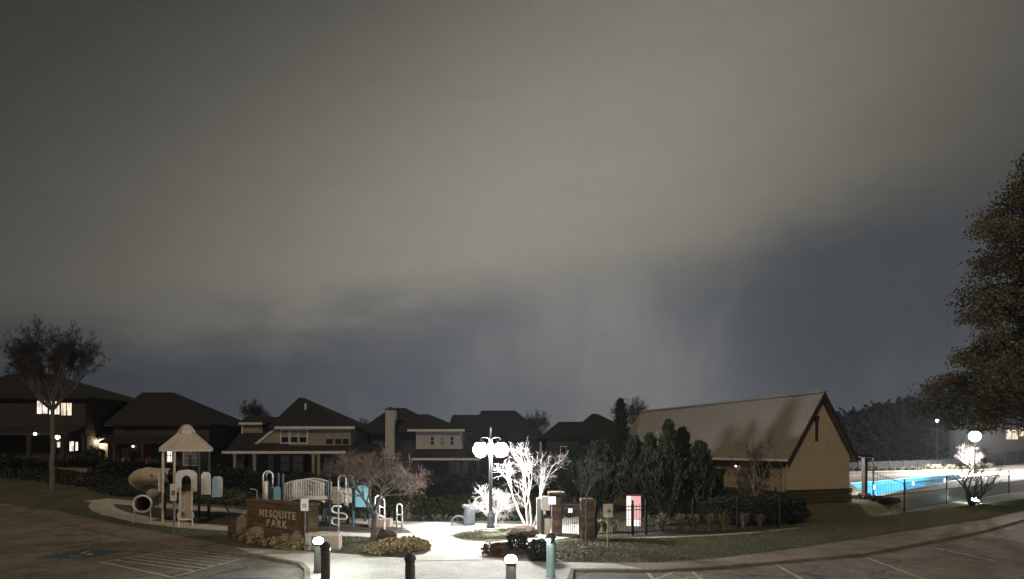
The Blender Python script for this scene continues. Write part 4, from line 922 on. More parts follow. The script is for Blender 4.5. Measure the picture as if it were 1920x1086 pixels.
# blue panels with rounded tops
def panel(px0, px1, py0, py1, yv, m, name, tilt=0.0, rnd=.25):
    a, b = pt(px0, py1, yv), pt(px1, py0, yv); w_ = b.x-a.x; r = min(w_/2*.98, rnd)
    P = [(a.x, a.z), (b.x, a.z)]+[(b.x-r+r*math.cos(t), b.z-r+r*math.sin(t)) for t in np.linspace(0, math.pi/2, 6)]+[(a.x+r-r*math.sin(t), b.z-r+r*math.cos(t)) for t in np.linspace(0, math.pi/2, 6)]
    return MB().wall(P, a.y-.04, a.y+.04).build(name, M[m], br, bevel=.012)
panel(513.5, 527, 912, 945, 28.3, 'blueplastic', 'blue_panel', rnd=.22)
p = panel(666, 692, 910, 951, 26.9, 'blueplastic', 'blue_panel', rnd=.3)
panel(507, 514, 912, 944, 28.9, 'bluepost', 'blue_panel', rnd=.05); panel(624, 640, 913, 945, 27.3, 'creamplastic', 'barrier_panel', rnd=.06)
panel(641, 660, 915, 943, 28.4, 'creamplastic', 'barrier_panel', rnd=.06)
# arched bridge: two rails, pickets, planks
xs0, xs1 = pt(531, 0, 28.0).x, pt(609, 0, 28.0).x; zt = lambda f: pt(0, 908, 28.0).z+.22*math.sin(math.pi*f); zb = lambda f: pt(0, 942, 28.0).z+.16*math.sin(math.pi*f)
bp_ = thing  # alias kept local
for side, yo in ((0, -.2), (1, 1.0)):
    rr_ = MB().tube([(xs0+(xs1-xs0)*f, yo, zt(f)) for f in np.linspace(0, 1, 15)], .028, 7); rr_.tube([(xs0+(xs1-xs0)*f, yo, zb(f)+.02) for f in np.linspace(0, 1, 15)], .04, 7)
    ro = rr_.build('bridge_rail', M['creamplastic'], br, True)
    for k in range(24):
        f = (k+.5)/24; x = xs0+(xs1-xs0)*f; MB().tube([(x, yo, zb(f)), (x, yo, zt(f))], .0145, 6).build('picket', M['creamplastic'], ro)
for k in range(13):
    f = (k+.5)/13; x = xs0+(xs1-xs0)*f; MB().box((x, .4, zb(f)-.02), ((xs1-xs0)/13-.015, 1.15, .05)).build('bridge_plank', M['darkmetal'], br)
a = pt(566, 930, 27.9); MB().wall([(a.x-.05, a.z-.18), (a.x+1.2, a.z-.16), (a.x+1.2, a.z+.0), (a.x-.05, a.z+.02)], -.36, -.31).build('bridge_kick_panel', M['creamplastic'], br)
# hoop handles and climbers in white tube
def hoop(px0, px1, top, bot0, bot1, yv, m='whitemetal', r=.035, name='hoop_handle', yv2=None):
    a, b = pt(px0, top, yv), pt(px1, top, yv2 or yv); w_ = b.x-a.x; P = [(a.x, a.y, pt(px0, bot0, yv).z)]
    for t in np.linspace(math.pi, 0, 9): P.append(((a.x+b.x)/2+w_/2*math.cos(t), a.y+(b.y-a.y)*(1-math.cos(t))/2*0+(b.y-a.y)*(.5+.5*math.cos(t)), a.z-w_/2+w_/2*math.sin(t)))
    P.append((b.x, b.y, pt(px1, bot1, yv2 or yv).z)); return MB().tube(P, r, 8).build(name, M[m], br, True)
hoop(493.5, 511.5, 883.5, 950, 915, 28.4); hoop(500, 511, 886, 948, 914, 28.7, 'creamplastic', .03)
hoop(634.5, 648.5, 892, 1000, 922, 26.0)
a, b = pt(498, 902, 28.2), pt(498, 948, 28.2); MB().tube([a, b], .10, 8).build('climber_pole', M['creamplastic'], br, True)
a, b = pt(647.5, 917, 26.0), pt(648.5, 948, 26.0); MB().tube([a, b], .075, 8).build('climber_pole', M['creamplastic'], br, True)
sn = [pt(*p) for p in ((640, 950, 26.3), (627, 949, 26.2), (622.5, 954, 26.2), (624, 960, 26.2), (631, 962, 26.2), (643, 962.5, 26.2), (649.5, 966, 26.2), (649.5, 972, 26.2), (643, 974, 26.2), (629, 971.5, 26.2), (623, 974.5, 26.2), (623, 981, 26.2), (628, 984, 26.2), (636, 984.5, 26.1))]
MB().tube(spline(sn, 3), .04, 8).build('snake_climber', M['whitemetal'], br, True)
a, b = pt(487, 918, 28.8), pt(477, 917, 28.8); MB().tube([pt(469, 917, 28.8), pt(479, 918, 28.8), pt(482, 921, 28.8), pt(482, 945, 28.8)], .03, 7).build('grab_rail', M['creamplastic'], br)
# chute slide at the right end and second wave slide
mb = MB(); vs = []; fs = []; cs = [(-.34, .24), (-.27, .26), (-.2, .03), (.2, .03), (.27, .26), (.34, .24), (.26, -.03), (-.26, -.03)]
pr_ = [pt(*p) for p in ((684, 952, 28.6), (690, 958, 28.3), (696, 970, 28.0), (704, 981, 27.6), (712, 984, 27.3))]
for p in pr_: vs += [(p.x+dz_*.5, p.y+x, p.z+dz_) for x, dz_ in cs]
for i in range(len(pr_)-1):
    for k in range(8): fs.append((i*8+k, i*8+(k+1) % 8, (i+1)*8+(k+1) % 8, (i+1)*8+k))
fs += [tuple(range(7, -1, -1)), tuple(range(32, 40))]; mb.add(vs, fs).build('chute_slide', M['pinkconc'], br)
MB().b2(*(lambda a: (a.x-.45, a.x+.55, a.y-.3, a.y+.3, 0, .40))(pt(712, 984, 27.2))).build('step_block', M['pinkconc'], br, bevel=.03)
# white climbing frame leaning on the right end
cf = thing('climbing_frame', 'white tubular climbing ladder leaning beside the tree trunk', 'play structure', (Q(708, 990, 25.8)[0], 25.8, .03))
CO = tuple(cf.location)
def pc_(px, py, yv): return Vector(at(px, py, yv, CO))
L1 = [(702, 979, 25.6), (702, 952, 25.7), (704, 932, 25.8), (709, 929.5, 25.9), (714, 931, 26.0)]; L2 = [(721, 978, 26.2), (721, 955, 26.2), (720.5, 938, 26.2), (714, 931, 26.0)]
MB().tube([pc_(*p) for p in L1], .035, 8).build('side_rail', M['whitemetal'], cf, True); MB().tube([pc_(*p) for p in L2], .035, 8).build('side_rail', M['whitemetal'], cf, True)
for a, b in (((702, 946, 25.7), (721, 953, 26.2)), ((702, 963, 25.7), (721, 970, 26.2))): MB().tube([pc_(*a), pc_(*b)], .03, 7).build('rung', M['whitemetal'], cf)
MB().tube([pc_(711.5, 931, 25.95), pc_(711.5, 962, 25.95)], .028, 7).build('rung', M['whitemetal'], cf)
for px, yv in ((702, 25.7), (721, 26.2)):
    a = pc_(px, 978, yv); MB().tube([a, (a.x, a.y, -.1)], .033, 7).build('leg', M['whitemetal'], cf)
a = pc_(705, 975, 24.2); MB().tube([(a.x, a.y, -.1), (a.x, a.y, a.z)], .04, 8).build('anchor_pole', M['whitemetal'], cf)
# loop ladder on its own
x, y, _ = G(749, 994); ll = thing('loop_ladder', 'small white looped step ladder standing alone on play surface', 'play structure', (x, y, .03))
MB().tube([(-.12, 0, -.1), (-.12, 0, .98)]+[(.12*math.cos(t), 0, 1.02+.12*math.sin(t)) for t in np.linspace(math.pi, 0, 9)]+[(.12, 0, .98), (.12, 0, -.1)], .035, 8).build('loop_rail', M['whitemetal'], ll, True)
for z in (.32, .66): MB().tube([(-.12, 0, z), (.12, 0, z)], .03, 7).build('rung', M['whitemetal'], ll)

# ------------------------------------------------------------------ park name sign of stone blocks
SA, SB = Vector((-10.75, 23.8)), Vector((-7.55, 21.7)); ln = (SB-SA).length; an = math.atan2(SB.y-SA.y, SB.x-SA.x)
sg = thing('park_sign', 'brown stone block sign wall with raised MESQUITE PARK letters', 'sign', (SA.x, SA.y, 0), an)
MB().b2(0.03, ln-.03, .03, .47, -.2, 1.52).build('core', M['mortar'], sg)
mats_ = ['signstone', 'signstone', 'signstone2']
stone_course(sg, 0, ln, 0, .06, 0, .19, 8, .52, mats_, 'x', .018)
g_ = random.Random(4)
for z in range(8):
    MB().b2(ln-.06, ln+g_.uniform(0, .015), .03, .47, z*.19, z*.19+.175).build('stone', M[g_.choice(mats_)], sg); MB().b2(-g_.uniform(0, .015), .06, .03, .47, z*.19, z*.19+.175).build('stone', M[g_.choice(mats_)], sg)
for k in range(6): MB().b2(-.04+k*(ln+.08)/6, -.04+(k+1)*(ln+.08)/6-.015, -.05, .54, 1.525, 1.60).build('cap_stone', M['signstone'], sg)
def text_mesh(body, size, parent, loc, m, ext=.015, rot=(R(90), 0, 0), name='lettering', space=1.0):
    cu = bpy.data.curves.new(name, 'FONT'); cu.body = body; cu.size = size; cu.extrude = ext; cu.align_x = 'CENTER'; cu.align_y = 'CENTER'; cu.space_character = space; cu.offset = size*.012; cu.resolution_u = 3
    to = bpy.data.objects.new(name, cu); col.objects.link(to)
    me = bpy.data.meshes.new_from_object(to.evaluated_get(bpy.context.evaluated_depsgraph_get())); bpy.data.objects.remove(to); bpy.data.curves.remove(cu)
    me.materials.clear(); me.materials.append(m); o = bpy.data.objects.new(name, me); col.objects.link(o); o.parent = parent; o.location = loc; o.rotation_euler = rot; return o
text_mesh('MESQUITE', .40, sg, (ln*.52+.05, -.045, 1.10), M['letter'], .02, space=1.30); text_mesh('PARK', .40, sg, (ln*.52+.02, -.045, .74), M['letter'], .02, space=1.45)

# ------------------------------------------------------------------ boulders, benches, small signs, bin
def boulder(label, px, py, w_, d, h_, m, seed, name='boulder', group=None, cat='boulder', rz=None):
    g = random.Random(seed); x, y, _ = G(px, py); b = MB().ball((0, 0, h_*.35), 1, 12, 8, (w_/2, d/2, h_*.65), .10, g)
    o = b.build(name, M[m], None, False, loc=(x, y, .03)); o.rotation_euler.z = g.uniform(0, .6) if rz is None else rz
    return tag(o, label, cat, group)
boulder('rough brown boulder left of the pale boulder at the sign end', 441, 1006, .62, .6, .62, 'boulderred', 1)
boulder('pale angular limestone boulder at left end of the park sign', 462, 1008, .85, .6, .95, 'limestone', 2)
boulder('flat tan limestone slab lying before the left of the sign', 484, 1014, .9, .5, .55, 'limestone', 3)
boulder('small tan boulder under the word PARK on the sign', 536, 1022, .55, .4, .42, 'limestone', 4)
boulder('tan limestone boulder near the right end of the sign', 560, 1024, .75, .4, .55, 'limestone', 5)
boulder('dark low oblong boulder on grass right of bare crape myrtle', 724, 1014, .92, .5, .42, 'boulder', 6, rz=0)
boulder('broad flat red brown boulder in front of the lit trees', 980, 1008, 1.25, .8, .46, 'boulderred', 7, rz=0)
# row of low plants at the sign foot
v, f_ = bush_geo(11, 260, .26, (1.1, 1, .8), .14)
bp0 = npmesh('bedding_plant', v, f_, M['yellow'])
for i, (px, py) in enumerate(((446, 1012), (462, 1017), (478, 1020), (493, 1023), (508, 1025), (522, 1027), (537, 1029), (551, 1030), (565, 1031), (575, 1031))):
    o = bp0 if i == 0 else copy_tree(bp0); o.location = (*G(px, py)[:2], .05); o.rotation_euler.z = i; k = .55+.35*(i % 3)/2; o.scale = (k, k, k*.9)
    tag(o, 'small tan bedding plant at the foot of the park sign, %s from its boulder end' % ORD[i], 'plant', 'bedding plants along the sign foot')
# glowing amber clumps in the bed by the plaza
v, f_ = bush_geo(12, 420, .34, (1.2, 1, .5), .15)
fp = npmesh('flowering_plant', v, f_, M['yellow'])
for i, (px, py, k) in enumerate(((700, 1034, .62), (716, 1032, .8), (733, 1029, .9), (752, 1027, .85), (771, 1026, .9), (788, 1027, .7), (705, 1039, .6), (724, 1039, .85), (744, 1038, .9), (765, 1037, .9), (783, 1036, .8), (797, 1031, .55))):
    o = fp if i == 0 else copy_tree(fp); o.location = (*G(px, py)[:2], .07); o.rotation_euler.z = i*1.3; o.scale = (k, k, k)
    tag(o, 'amber leaved low plant in the lit bed, %s from left in its %s row' % (ORD[i % 6], 'back' if i < 6 else 'front'), 'plant', 'amber plants in the plaza bed')
v, f_ = bush_geo(13, 420, .3, (1.2, 1, .7), .14)
rp = npmesh('flowering_plant', v, f_, M['shrubred'])
for i, (px, py, k) in enumerate(((922, 1042, .8), (934, 1037, .75), (942, 1044, .7), (951, 1034, .6))):
    o = rp if i == 0 else copy_tree(rp); o.location = (*G(px, py)[:2], .07); o.rotation_euler.z = i*1.3; o.scale = (k, k, k)
    tag(o, 'reddish low plant in the path bed, ' + ('leftmost', 'large one behind the leftmost', 'front right one', 'rearmost, nearest the round shrub')[i], 'plant', 'reddish plants by the round shrubs')
v, f_ = bush_geo(14, 1500, .38, (1, 1, .9), .10)
for px, py, k, lb in ((969, 1036, 1.0, 'round dark clipped shrub nearest the bright plaza path'), (1014, 1050, 1.05, 'round dark shrub just left of the teal bollard')):
    o = npmesh('round_shrub', v*k, f_, M['shrub']); o.location = (*G(px, py)[:2], .05); tag(o, lb, 'shrub')
# bench
x, y, _ = G(608, 1030); bn = thing('park_bench', 'low pale concrete bench on grass behind the dark bollards', 'bench', (x, y-.0, 0))
s1 = F/y
MB().b2(-.62, .60, -.22, .26, .50, .60).build('seat', M['concrete'], bn, bevel=.01); MB().b2(-.60, -.40, -.2, .24, -.1, .498).build('leg', M['concrete'], bn); MB().b2(-.05, .58, -.2, .24, -.1, .498).build('leg', M['pinkconc'], bn)
# litter bin and hoop rack
x, y, _ = G(880, 986); lb = thing('litter_bin', 'grey metal litter bin with flared top beside the path', 'litter bin', (x, y, .06))
MB().lathe([(.24, 0), (.25, .05), (.25, .70), (.36, .90), (.36, .95), (.22, .93), (.2, .8)], segs=18).build('bin_body', M['grey'], lb, True); MB().tube([(.25, -.1, .62), (.36, -.1, .78), (.46, -.1, .86)], .03, 7).build('handle', M['grey'], lb)
for k in range(14):
    a = 2*math.pi*k/14; MB().box((.262*math.cos(a), .262*math.sin(a), .38), (.02, .05, .62), a).build('slat', M['grey'], lb)
x, y, _ = G(859, 988); hr = thing('bike_rack', 'low grey hoop bike rack left of the litter bin', 'bike rack', (x, y, .06))
MB().tube([(-.3, .2, -.05)]+[(.3*math.cos(t), .2, .22+.3*math.sin(t)*.7) for t in np.linspace(math.pi, 0, 11)]+[(.3, .2, -.05)], .035, 8).build('hoop', M['grey'], hr, True)
MB().b2(-.4, .4, .1, .3, -.03, .02).build('base', M['grey'], hr)
# notice signs on posts
def post_sign(label, px, top, bot, base, wpx, yv, kind):
    xx = (px-960)/F*yv; t = thing('post_sign', label, 'sign', (xx, yv, terrain(xx, yv))); z1 = CAM_H-(top-HY)/F*yv-t.location.z; z0 = CAM_H-(bot-HY)/F*yv-t.location.z; w_ = wpx/F*yv/2
    MB().tube([(0, .02, -.2), (0, .02, z1-.03)], .028, 8).build('post', M['grey'] if kind != 'tan' else M['straw_post'], t)
    pn = MB().wall([(-w_, z0+.02), (-w_+.02, z0), (w_-.02, z0), (w_, z0+.02), (w_, z1-.02), (w_-.02, z1), (-w_+.02, z1), (-w_, z1-.02)], -.03, -.012).build('sign_panel', M['signwhite'], t)
    g = MB(); zc = z0+(z1-z0)*.46
    if kind == 'blue':
        hh = (z1-z0)*.12; g.b2(-w_*.55, w_*.55, -.034, -.031, zc-hh*1.2, zc+hh*1.2)
        g.build('printed_symbol', M['signgrey'], t); MB().b2(-w_*.8, w_*.8, -.034, -.031, z0+(z1-z0)*.19, z0+(z1-z0)*.21).build('printed_line', M['signgrey'], t)
    elif kind == 'park':
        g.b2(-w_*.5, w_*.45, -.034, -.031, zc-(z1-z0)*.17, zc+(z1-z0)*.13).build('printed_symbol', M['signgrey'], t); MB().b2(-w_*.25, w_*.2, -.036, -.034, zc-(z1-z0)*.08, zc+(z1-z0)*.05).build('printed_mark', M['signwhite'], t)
    else: 
        g.b2(-w_*.1, w_*.6, -.034, -.031, zc-.05, zc+.06).build('printed_symbol', M['signgrey'], t)
        MB().lathe([(.07, 0), (.07, .01)], (0, 0, 0), 14).build('glare_mark', M['whitepanel'], t, loc=(-w_*.45, -.034, z0+.06)).rotation_euler = (R(90), 0, 0)  # lamp glare put in as a white disc on the panel
M['straw_post'] = mat('tan_post', (.30, .24, .13), .7, (.24, .19, .10), 5)
post_sign('small white sign on a pole in front of the straight slide', 325.5, 907.5, 939, 994, 12, 25.4, 'blue')
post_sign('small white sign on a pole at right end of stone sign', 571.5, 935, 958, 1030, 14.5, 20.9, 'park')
post_sign('small pale sign on a tan post left of the red cabinet', 1140, 945, 970, 1030, 17.5, 21.4, 'tan')

# ------------------------------------------------------------------ entry gate, kiosk, drinks cabinet
def pillar(label, px, base, top, wpx, capw, mats):
    x, y, _ = G(px, base); w_ = wpx/F*y; h_ = (base-top)/F*y; t = thing('stone_pillar', label, 'pillar', (x, y, 0), .0)
    MB().b2(-w_/2+.03, w_/2-.03, -w_/2+.03, w_/2-.03, -.2, h_-.1).build('core', M['mortar'], t)
    g = random.Random(px); z = 0
    while z < h_-.14:
        hh = g.uniform(.10, .22); hh = min(hh, h_-.1-z)
        if g.random() < .55: MB().box((0, 0, z+hh/2), (w_+g.uniform(-.02, .03), w_+g.uniform(-.02, .03), hh-.016)).build('stone', M[g.choice(mats)], t)
        else:
            sx = g.uniform(.35, .65)*w_; MB().b2(-w_/2-g.uniform(0, .015), -w_/2+sx-.012, -w_/2-g.uniform(0, .015), w_/2, z, z+hh-.016).build('stone', M[g.choice(mats)], t); MB().b2(-w_/2+sx, w_/2+g.uniform(0, .015), -w_/2-g.uniform(0, .015), w_/2, z, z+hh-.016).build('stone', M[g.choice(mats)], t)
        z += hh
    if capw: MB().b2(-capw/2, capw/2, -capw/2, capw/2, h_-.10, h_).build('cap', M['pillarstone'], t, bevel=.015)
    return t, w_, h_
p1, w1, h1 = pillar('capped brown stone gate pillar with bright lantern on its left', 1043, 1006, 922, 17, .68, ['pillarstone', 'pillarstone2', 'pillarstone2'])
p2, w2, h2 = pillar('stone gate pillar without cap beside the thin young tree', 1101, 1010, 930, 25, 0, ['pillarstone', 'pillarstone', 'pillarstone2'])
x, y, _ = G(1021, 1003); kx = thing('entry_kiosk', 'grey entry kiosk with bright white panels left of the pillar', 'kiosk', (x, y, .03))
MB().b2(-.33, -.10, -.02, .34, -.1, 1.52).build('cabinet', M['greybox'], kx, bevel=.01); MB().b2(-.15, -.02, -.14, -.03, -.1, 1.1).build('keypad_post', M['darkmetal'], kx)
MB().b2(-.14, .22, -.15, -.04, 1.02, 1.62).build('notice_panel', M['whitepanel'], kx); MB().b2(.0, .24, -.12, .26, -.1, .66).build('low_cabinet', M['whitepanel'], kx); MB().b2(-.06, .04, -.19, -.15, .86, 1.0).build('keypad', M['whitepanel'], kx)
lt1 = thing('lantern', 'white glowing lantern mounted on the side of capped pillar', 'lantern', (p1.location.x-w1/2, p1.location.y-w1/2, 1.52)); MB().b2(-.14, .14, -.16, .05, -.15, .17).build('lamp_glass', M['e_sign'], lt1); MB().b2(-.17, .17, -.19, .06, .172, .21).build('lamp_cap', M['darkmetal'], lt1)
ga, gb = (p1.location.x+w1/2, p1.location.y), (p2.location.x-w2/2, p2.location.y+.1)
gt = thing('iron_gate', 'black iron gate between the two stone pillars', 'gate', (ga[0], ga[1], 0)); dx_, dy_ = gb[0]-ga[0], gb[1]-ga[1]
fr_ = MB(); 
for z in (.12, 1.22, 1.36): fr_.tube([(0, 0, z), (dx_, dy_, z)], .028, 6)
fr_.tube([(0.03, 0, .05), (0.03, 0, 1.4)], .03, 6).tube([(dx_-.03, dy_, .05), (dx_-.03, dy_, 1.4)], .03, 6).build('gate_frame', M['grey'], gt)
for k in range(9): f = (k+.5)/9; MB().box((dx_*f, dy_*f, .68), (.016, .016, 1.1)).build('bar', M['iron'], gt)
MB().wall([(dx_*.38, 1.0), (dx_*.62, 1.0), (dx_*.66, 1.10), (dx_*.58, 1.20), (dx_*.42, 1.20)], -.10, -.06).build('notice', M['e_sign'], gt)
x, y, _ = Q(1189, 990, 27.0); vm = thing('vending_cabinet', 'red cabinet with a lit pink and white front behind the fence', 'vending machine', (x, y, .02), -.22)
MB().b2(-.36, .36, 0, .70, 0, 1.50).build('cabinet', M['red'], vm, bevel=.015)
MB().b2(-.345, -.13, -.02, -.003, .40, 1.46).build('lit_panel', M['e_white'], vm); MB().b2(-.12, .30, -.02, -.003, .40, 1.46).build('lit_panel', M['e_pink'], vm); MB().b2(-.345, .30, -.025, -.003, .08, .385).build('lit_panel', M['e_white'], vm); MB().b2(.31, .35, -.03, -.003, .3, 1.2).build('coin_panel', M['darkmetal'], vm)

# ------------------------------------------------------------------ bollards
def bollard(label, px, yv, h_, kind):
    xx = (px-960)/F*yv; t = thing('bollard_light', label, 'bollard', (xx, yv, .01), 0, None)
    m = {'dark': 'timber', 'lit': 'timber', 'teal': 'teal'}[kind]; r = .125
    MB().lathe([(r*1.12, -.05), (r*1.12, .03), (r, .045), (r, h_-.22)], segs=20).build('post', M[m], t, True)
    if kind == 'lit':
        MB().lathe([(r*1.02, 0), (r*1.05, .06)], (0, 0, h_-.22), 20).build('collar', M['darkmetal'], t); MB().lathe([(r, 0), (r*1.12, .05), (r*1.05, .11), (r*.7, .15), (.01, .165)], (0, 0, h_-.158), 20).build('lens', M['e_boll'], t, True)
    else:
        MB().lathe([(r*.92, 0), (r*.92, .05)], (0, 0, h_-.218), 20).build('collar', M['darkmetal'], t)
        a0, a1 = (R(30), R(150)) if kind == 'dark' else (R(190), R(255)); b = MB(); A = np.linspace(a0, a1, 8)
        vs = [(r*1.01*math.cos(q), r*1.01*math.sin(q), h_-.165+k*.07) for k in (0, 1) for q in A]; b.add(vs, [(i, i+1, 9+i, 8+i) for i in range(7)]); b.build('lens', M['e_boll'], t)
        MB().lathe([(r*.98, 0), (r*.98, .08), (r*1.18, .085), (r*1.15, .13), (r*.95, .19), (r*.5, .225), (.01, .235)], (0, 0, h_-.167), 20).build('hood', M['timber'], t, True)
    return t
bollard('dark bollard with glowing white cap at left kerb corner', 597, 17.2, 1.02, 'lit')
bollard('dark hooded bollard standing just in front of the left lit one', 610.5, 15.95, 1.03, 'dark')
bollard('dark hooded bollard alone in the middle of the plaza', 769, 14.3, 1.0, 'dark')
bollard('dark bollard with glowing white cap centred below the lamp', 958, 14.3, 1.02, 'lit')
bollard('teal bollard with dark hood near the right kerb corner', 1033, 16.6, 1.18, 'teal')

# ------------------------------------------------------------------ trees and shrubs
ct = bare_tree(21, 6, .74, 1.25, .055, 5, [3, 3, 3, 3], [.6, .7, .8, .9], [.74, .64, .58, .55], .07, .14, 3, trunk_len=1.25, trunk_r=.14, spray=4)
tree_thing('crape_myrtle_tree', 'broad bare crape myrtle with brown seed heads beside the playground', 'tree', ct, M['bark'], M['twig'], (*G(703, 1015)[:2], 0), .4)
lt2 = bare_tree(33, 5, .42, 1.9, .07, 5, [2, 3, 3, 3], [.5, .6, .75, .75], [.56, .62, .6, .6], .08, .10, 3, spray=1, foot=.13)
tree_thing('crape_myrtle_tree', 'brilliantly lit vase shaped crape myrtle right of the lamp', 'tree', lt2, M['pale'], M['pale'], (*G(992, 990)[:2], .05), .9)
lt3 = bare_tree(45, 3, .28, 1.10, .05, 5, [4, 4, 4, 3], [.75, .8, .8, .8], [.62, .6, .6, .6], .02, .13, 3, spray=1)
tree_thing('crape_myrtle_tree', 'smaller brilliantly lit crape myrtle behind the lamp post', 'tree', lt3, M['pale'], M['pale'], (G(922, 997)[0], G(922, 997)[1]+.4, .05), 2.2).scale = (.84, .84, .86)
c4 = bare_tree(57, 5, .33, 1.75, .07, 5, [3, 3, 3, 3], [.5, .6, .7, .7], [.66, .60, .6, .6], .14, .12, 3, spray=2)
x, y, _ = Q(1408, 960, 30.2); tree_thing('crape_myrtle_tree', 'bare crape myrtle with pale stems against the pool house wall', 'tree', c4, M['pale'], M['twigdark'], (x, y, 0), .3)
x, y = (1822-960)/F*37.5, 37.5; o = tree_thing('crape_myrtle_tree', 'dim bare crape myrtle at the pool fence below the globe lamp', 'tree', c4, M['darkbark'], M['twigdark'], on(x, y), 1.9); o.scale = (.95, .95, .95)
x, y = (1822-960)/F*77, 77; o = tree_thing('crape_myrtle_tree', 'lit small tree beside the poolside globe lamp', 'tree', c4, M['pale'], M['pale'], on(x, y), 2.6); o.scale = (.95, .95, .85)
bt = bare_tree(66, 9, .98, 2.5, .09, 5, [4, 4, 4, 4], [.5, .6, .6, .6], [.74, .66, .6, .55], .26, .10, 3, trunk_len=6.3, trunk_r=.15, spray=7, rtw=.45)
x, y = (98-960)/F*44, 44; tree_thing('bare_tree', 'tall bare tree with fan shaped crown before the far left house', 'tree', bt, M['bark'], M['twigdark'], on(x, y, -.1), 0)
for px, yv, k, lb in ((1003, 92, .78, 'bare tree behind the roofs just right of slate house'), (1184, 78, .80, 'bare tree behind the tall thin cedar near the pool house'), (478, 96, .80, 'bare tree rising behind the olive house left roof'), (186, 70, .62, 'bare tree between the two leftmost houses'), (672, 92, .66, 'bare tree behind the gap left of the chimney')):
    x = (px-960)/F*yv; t = thing('bare_tree', lb, 'tree', on(x, yv, -.2), yv); t.scale = (k,)*3
    src = [o for o in col.objects if o.get('label', '').startswith('tall bare tree with fan')][0]
    for ch in src.children: c = ch.copy(); col.objects.link(c); c.parent = t
yt = bare_tree(71, 3, .26, .9, .020, 4, [3, 3, 3], [.5, .6, .7], [.75, .6, .6], .2, .1, 2, trunk_len=1.5, trunk_r=.032, spray=1)
tree_thing('young_tree', 'thin young bare tree on lawn before the uncapped pillar', 'tree', yt, M['bark'], M['twigdark'], (*G(1099, 1028)[:2], 0), 1.0)
x, y, _ = G(1099, 1028); mound('tree_ring', [(x+.32*math.cos(a), y+.32*math.sin(a), 0) for a in np.linspace(0, 6.28, 13)[:-1]], .05, M['mulch'], .02)
# cedars
conifer_tree('very tall thin cedar rising above the other cedars', 1164, 46, 757, 50, 101, 12000, 0.40, taper=.75)
conifer_tree('loose olive cedar just right of the gate pillars', 1128, 33, 838, 96, 102, 13500, 0.29, 'cedar', .5, rag=.8)
conifer_tree('cedar behind the red cabinet', 1190, 31.5, 826, 84, 103, 13500, 0.26, rag=.7)
conifer_tree('pointed cedar overlapping the left end of pale roof', 1218, 31, 822, 84, 104, 13500, 0.26, rag=.7)
conifer_tree('tallest of the cedars in front of the pale roof', 1254, 30, 797, 96, 105, 18000, 0.26, rag=.6)
conifer_tree('cedar leaning close to the right of the tallest one', 1279, 30.6, 811, 84, 106, 15000, 0.26, rag=.7)
conifer_tree('bushy cedar nearest the dark pool house doorway', 1312, 29.6, 838, 94, 107, 15000, 0.26, taper=.6, rag=.7)
conifer_tree('short dark cedar left of the loose olive cedar', 1078, 42, 838, 80, 108, 10500, 0.36, taper=.6)
# clipped and loose shrubs along the pool house
v, f_ = bush_geo(15, 2200, .8, (1.15, 1, .95), .17)
sh0 = npmesh('dark_shrub', v, f_, M['shrub'])
for i, (px, py, k) in enumerate(((1352, 984, .95), (1378, 985, 1.0), (1404, 984, 1.0), (1430, 983, 1.02), (1456, 981, 1.0), (1482, 978, .95))):
    o = sh0 if i == 0 else copy_tree(sh0); x, y, _ = G(px, py); o.location = (x, y, 0); o.rotation_euler.z = i*2.1; o.scale = (k, k, k*1.1)
    tag(o, 'dark rounded shrub under the pool house wall, %s from the cedars' % ORD[i], 'shrub', 'shrubs under the pool house wall')
for i, (px, yv) in enumerate(((1612, 36.0), (1640, 35.6), (1668, 35.3), (1650, 34.6))):
    o = copy_tree(sh0); x = (px-960)/F*yv; o.location = on(x, yv, -.1); o.rotation_euler.z = i; o.scale = (.6, .6, .28)
    tag(o, 'low dark ground shrub below the pool deck, ' + ('nearest the pool house corner', 'second from the pool house corner', 'farthest from the pool house corner', 'in front of the others')[i], 'shrub', 'low shrubs below the pool deck')
v, f_ = tuft(220, .80, .42, 5, .012)
og = npmesh('ornamental_grass', v, f_, M['strawg'])
for i, (px, py, k) in enumerate(((1120, 1000, .7), (1134, 999, .6), (1152, 1000, .65), (1208, 998, .7), (1239, 1000, 1.0), (1275, 999, .95), (1299, 998, .9), (1330, 997, .85), (1356, 996, .95), (1395, 992, .85), (1425, 990, .7))):
    o = og if i == 0 else copy_tree(og); o.location = (*G(px, py)[:2], .05); o.rotation_euler.z = i*1.1; o.scale = (k*1.1, k*1.1, k)
    tag(o, 'pale ornamental grass tuft behind the picket fence, %s from the stone pillar' % ORD[i], 'grass tuft', 'grasses behind the picket fence')
# dark shrub belt on the bank below the houses
v, f_ = bush_geo(16, 1500, 1.5, (1.25, 1, .85), .34)
sb0 = npmesh('bank_shrub', v, f_, M['shrub'])
for i in range(26):
    px = 20+i*40+random.uniform(-8, 8)+(-28 if i == 4 else 0); yv = 53.5+random.uniform(-1.2, 1.5); x = (px-960)/F*yv; o = sb0 if i == 0 else copy_tree(sb0)
    o.location = on(x, yv, -.3); o.rotation_euler.z = i*1.9; k = random.uniform(.7, 1.05); o.scale = (k, k, k*random.uniform(.7, 1.0))
    tag(o, 'dark shrub in the belt before the houses, %s from the left end' % ORD[i], 'shrub', 'shrub belt in front of the houses')
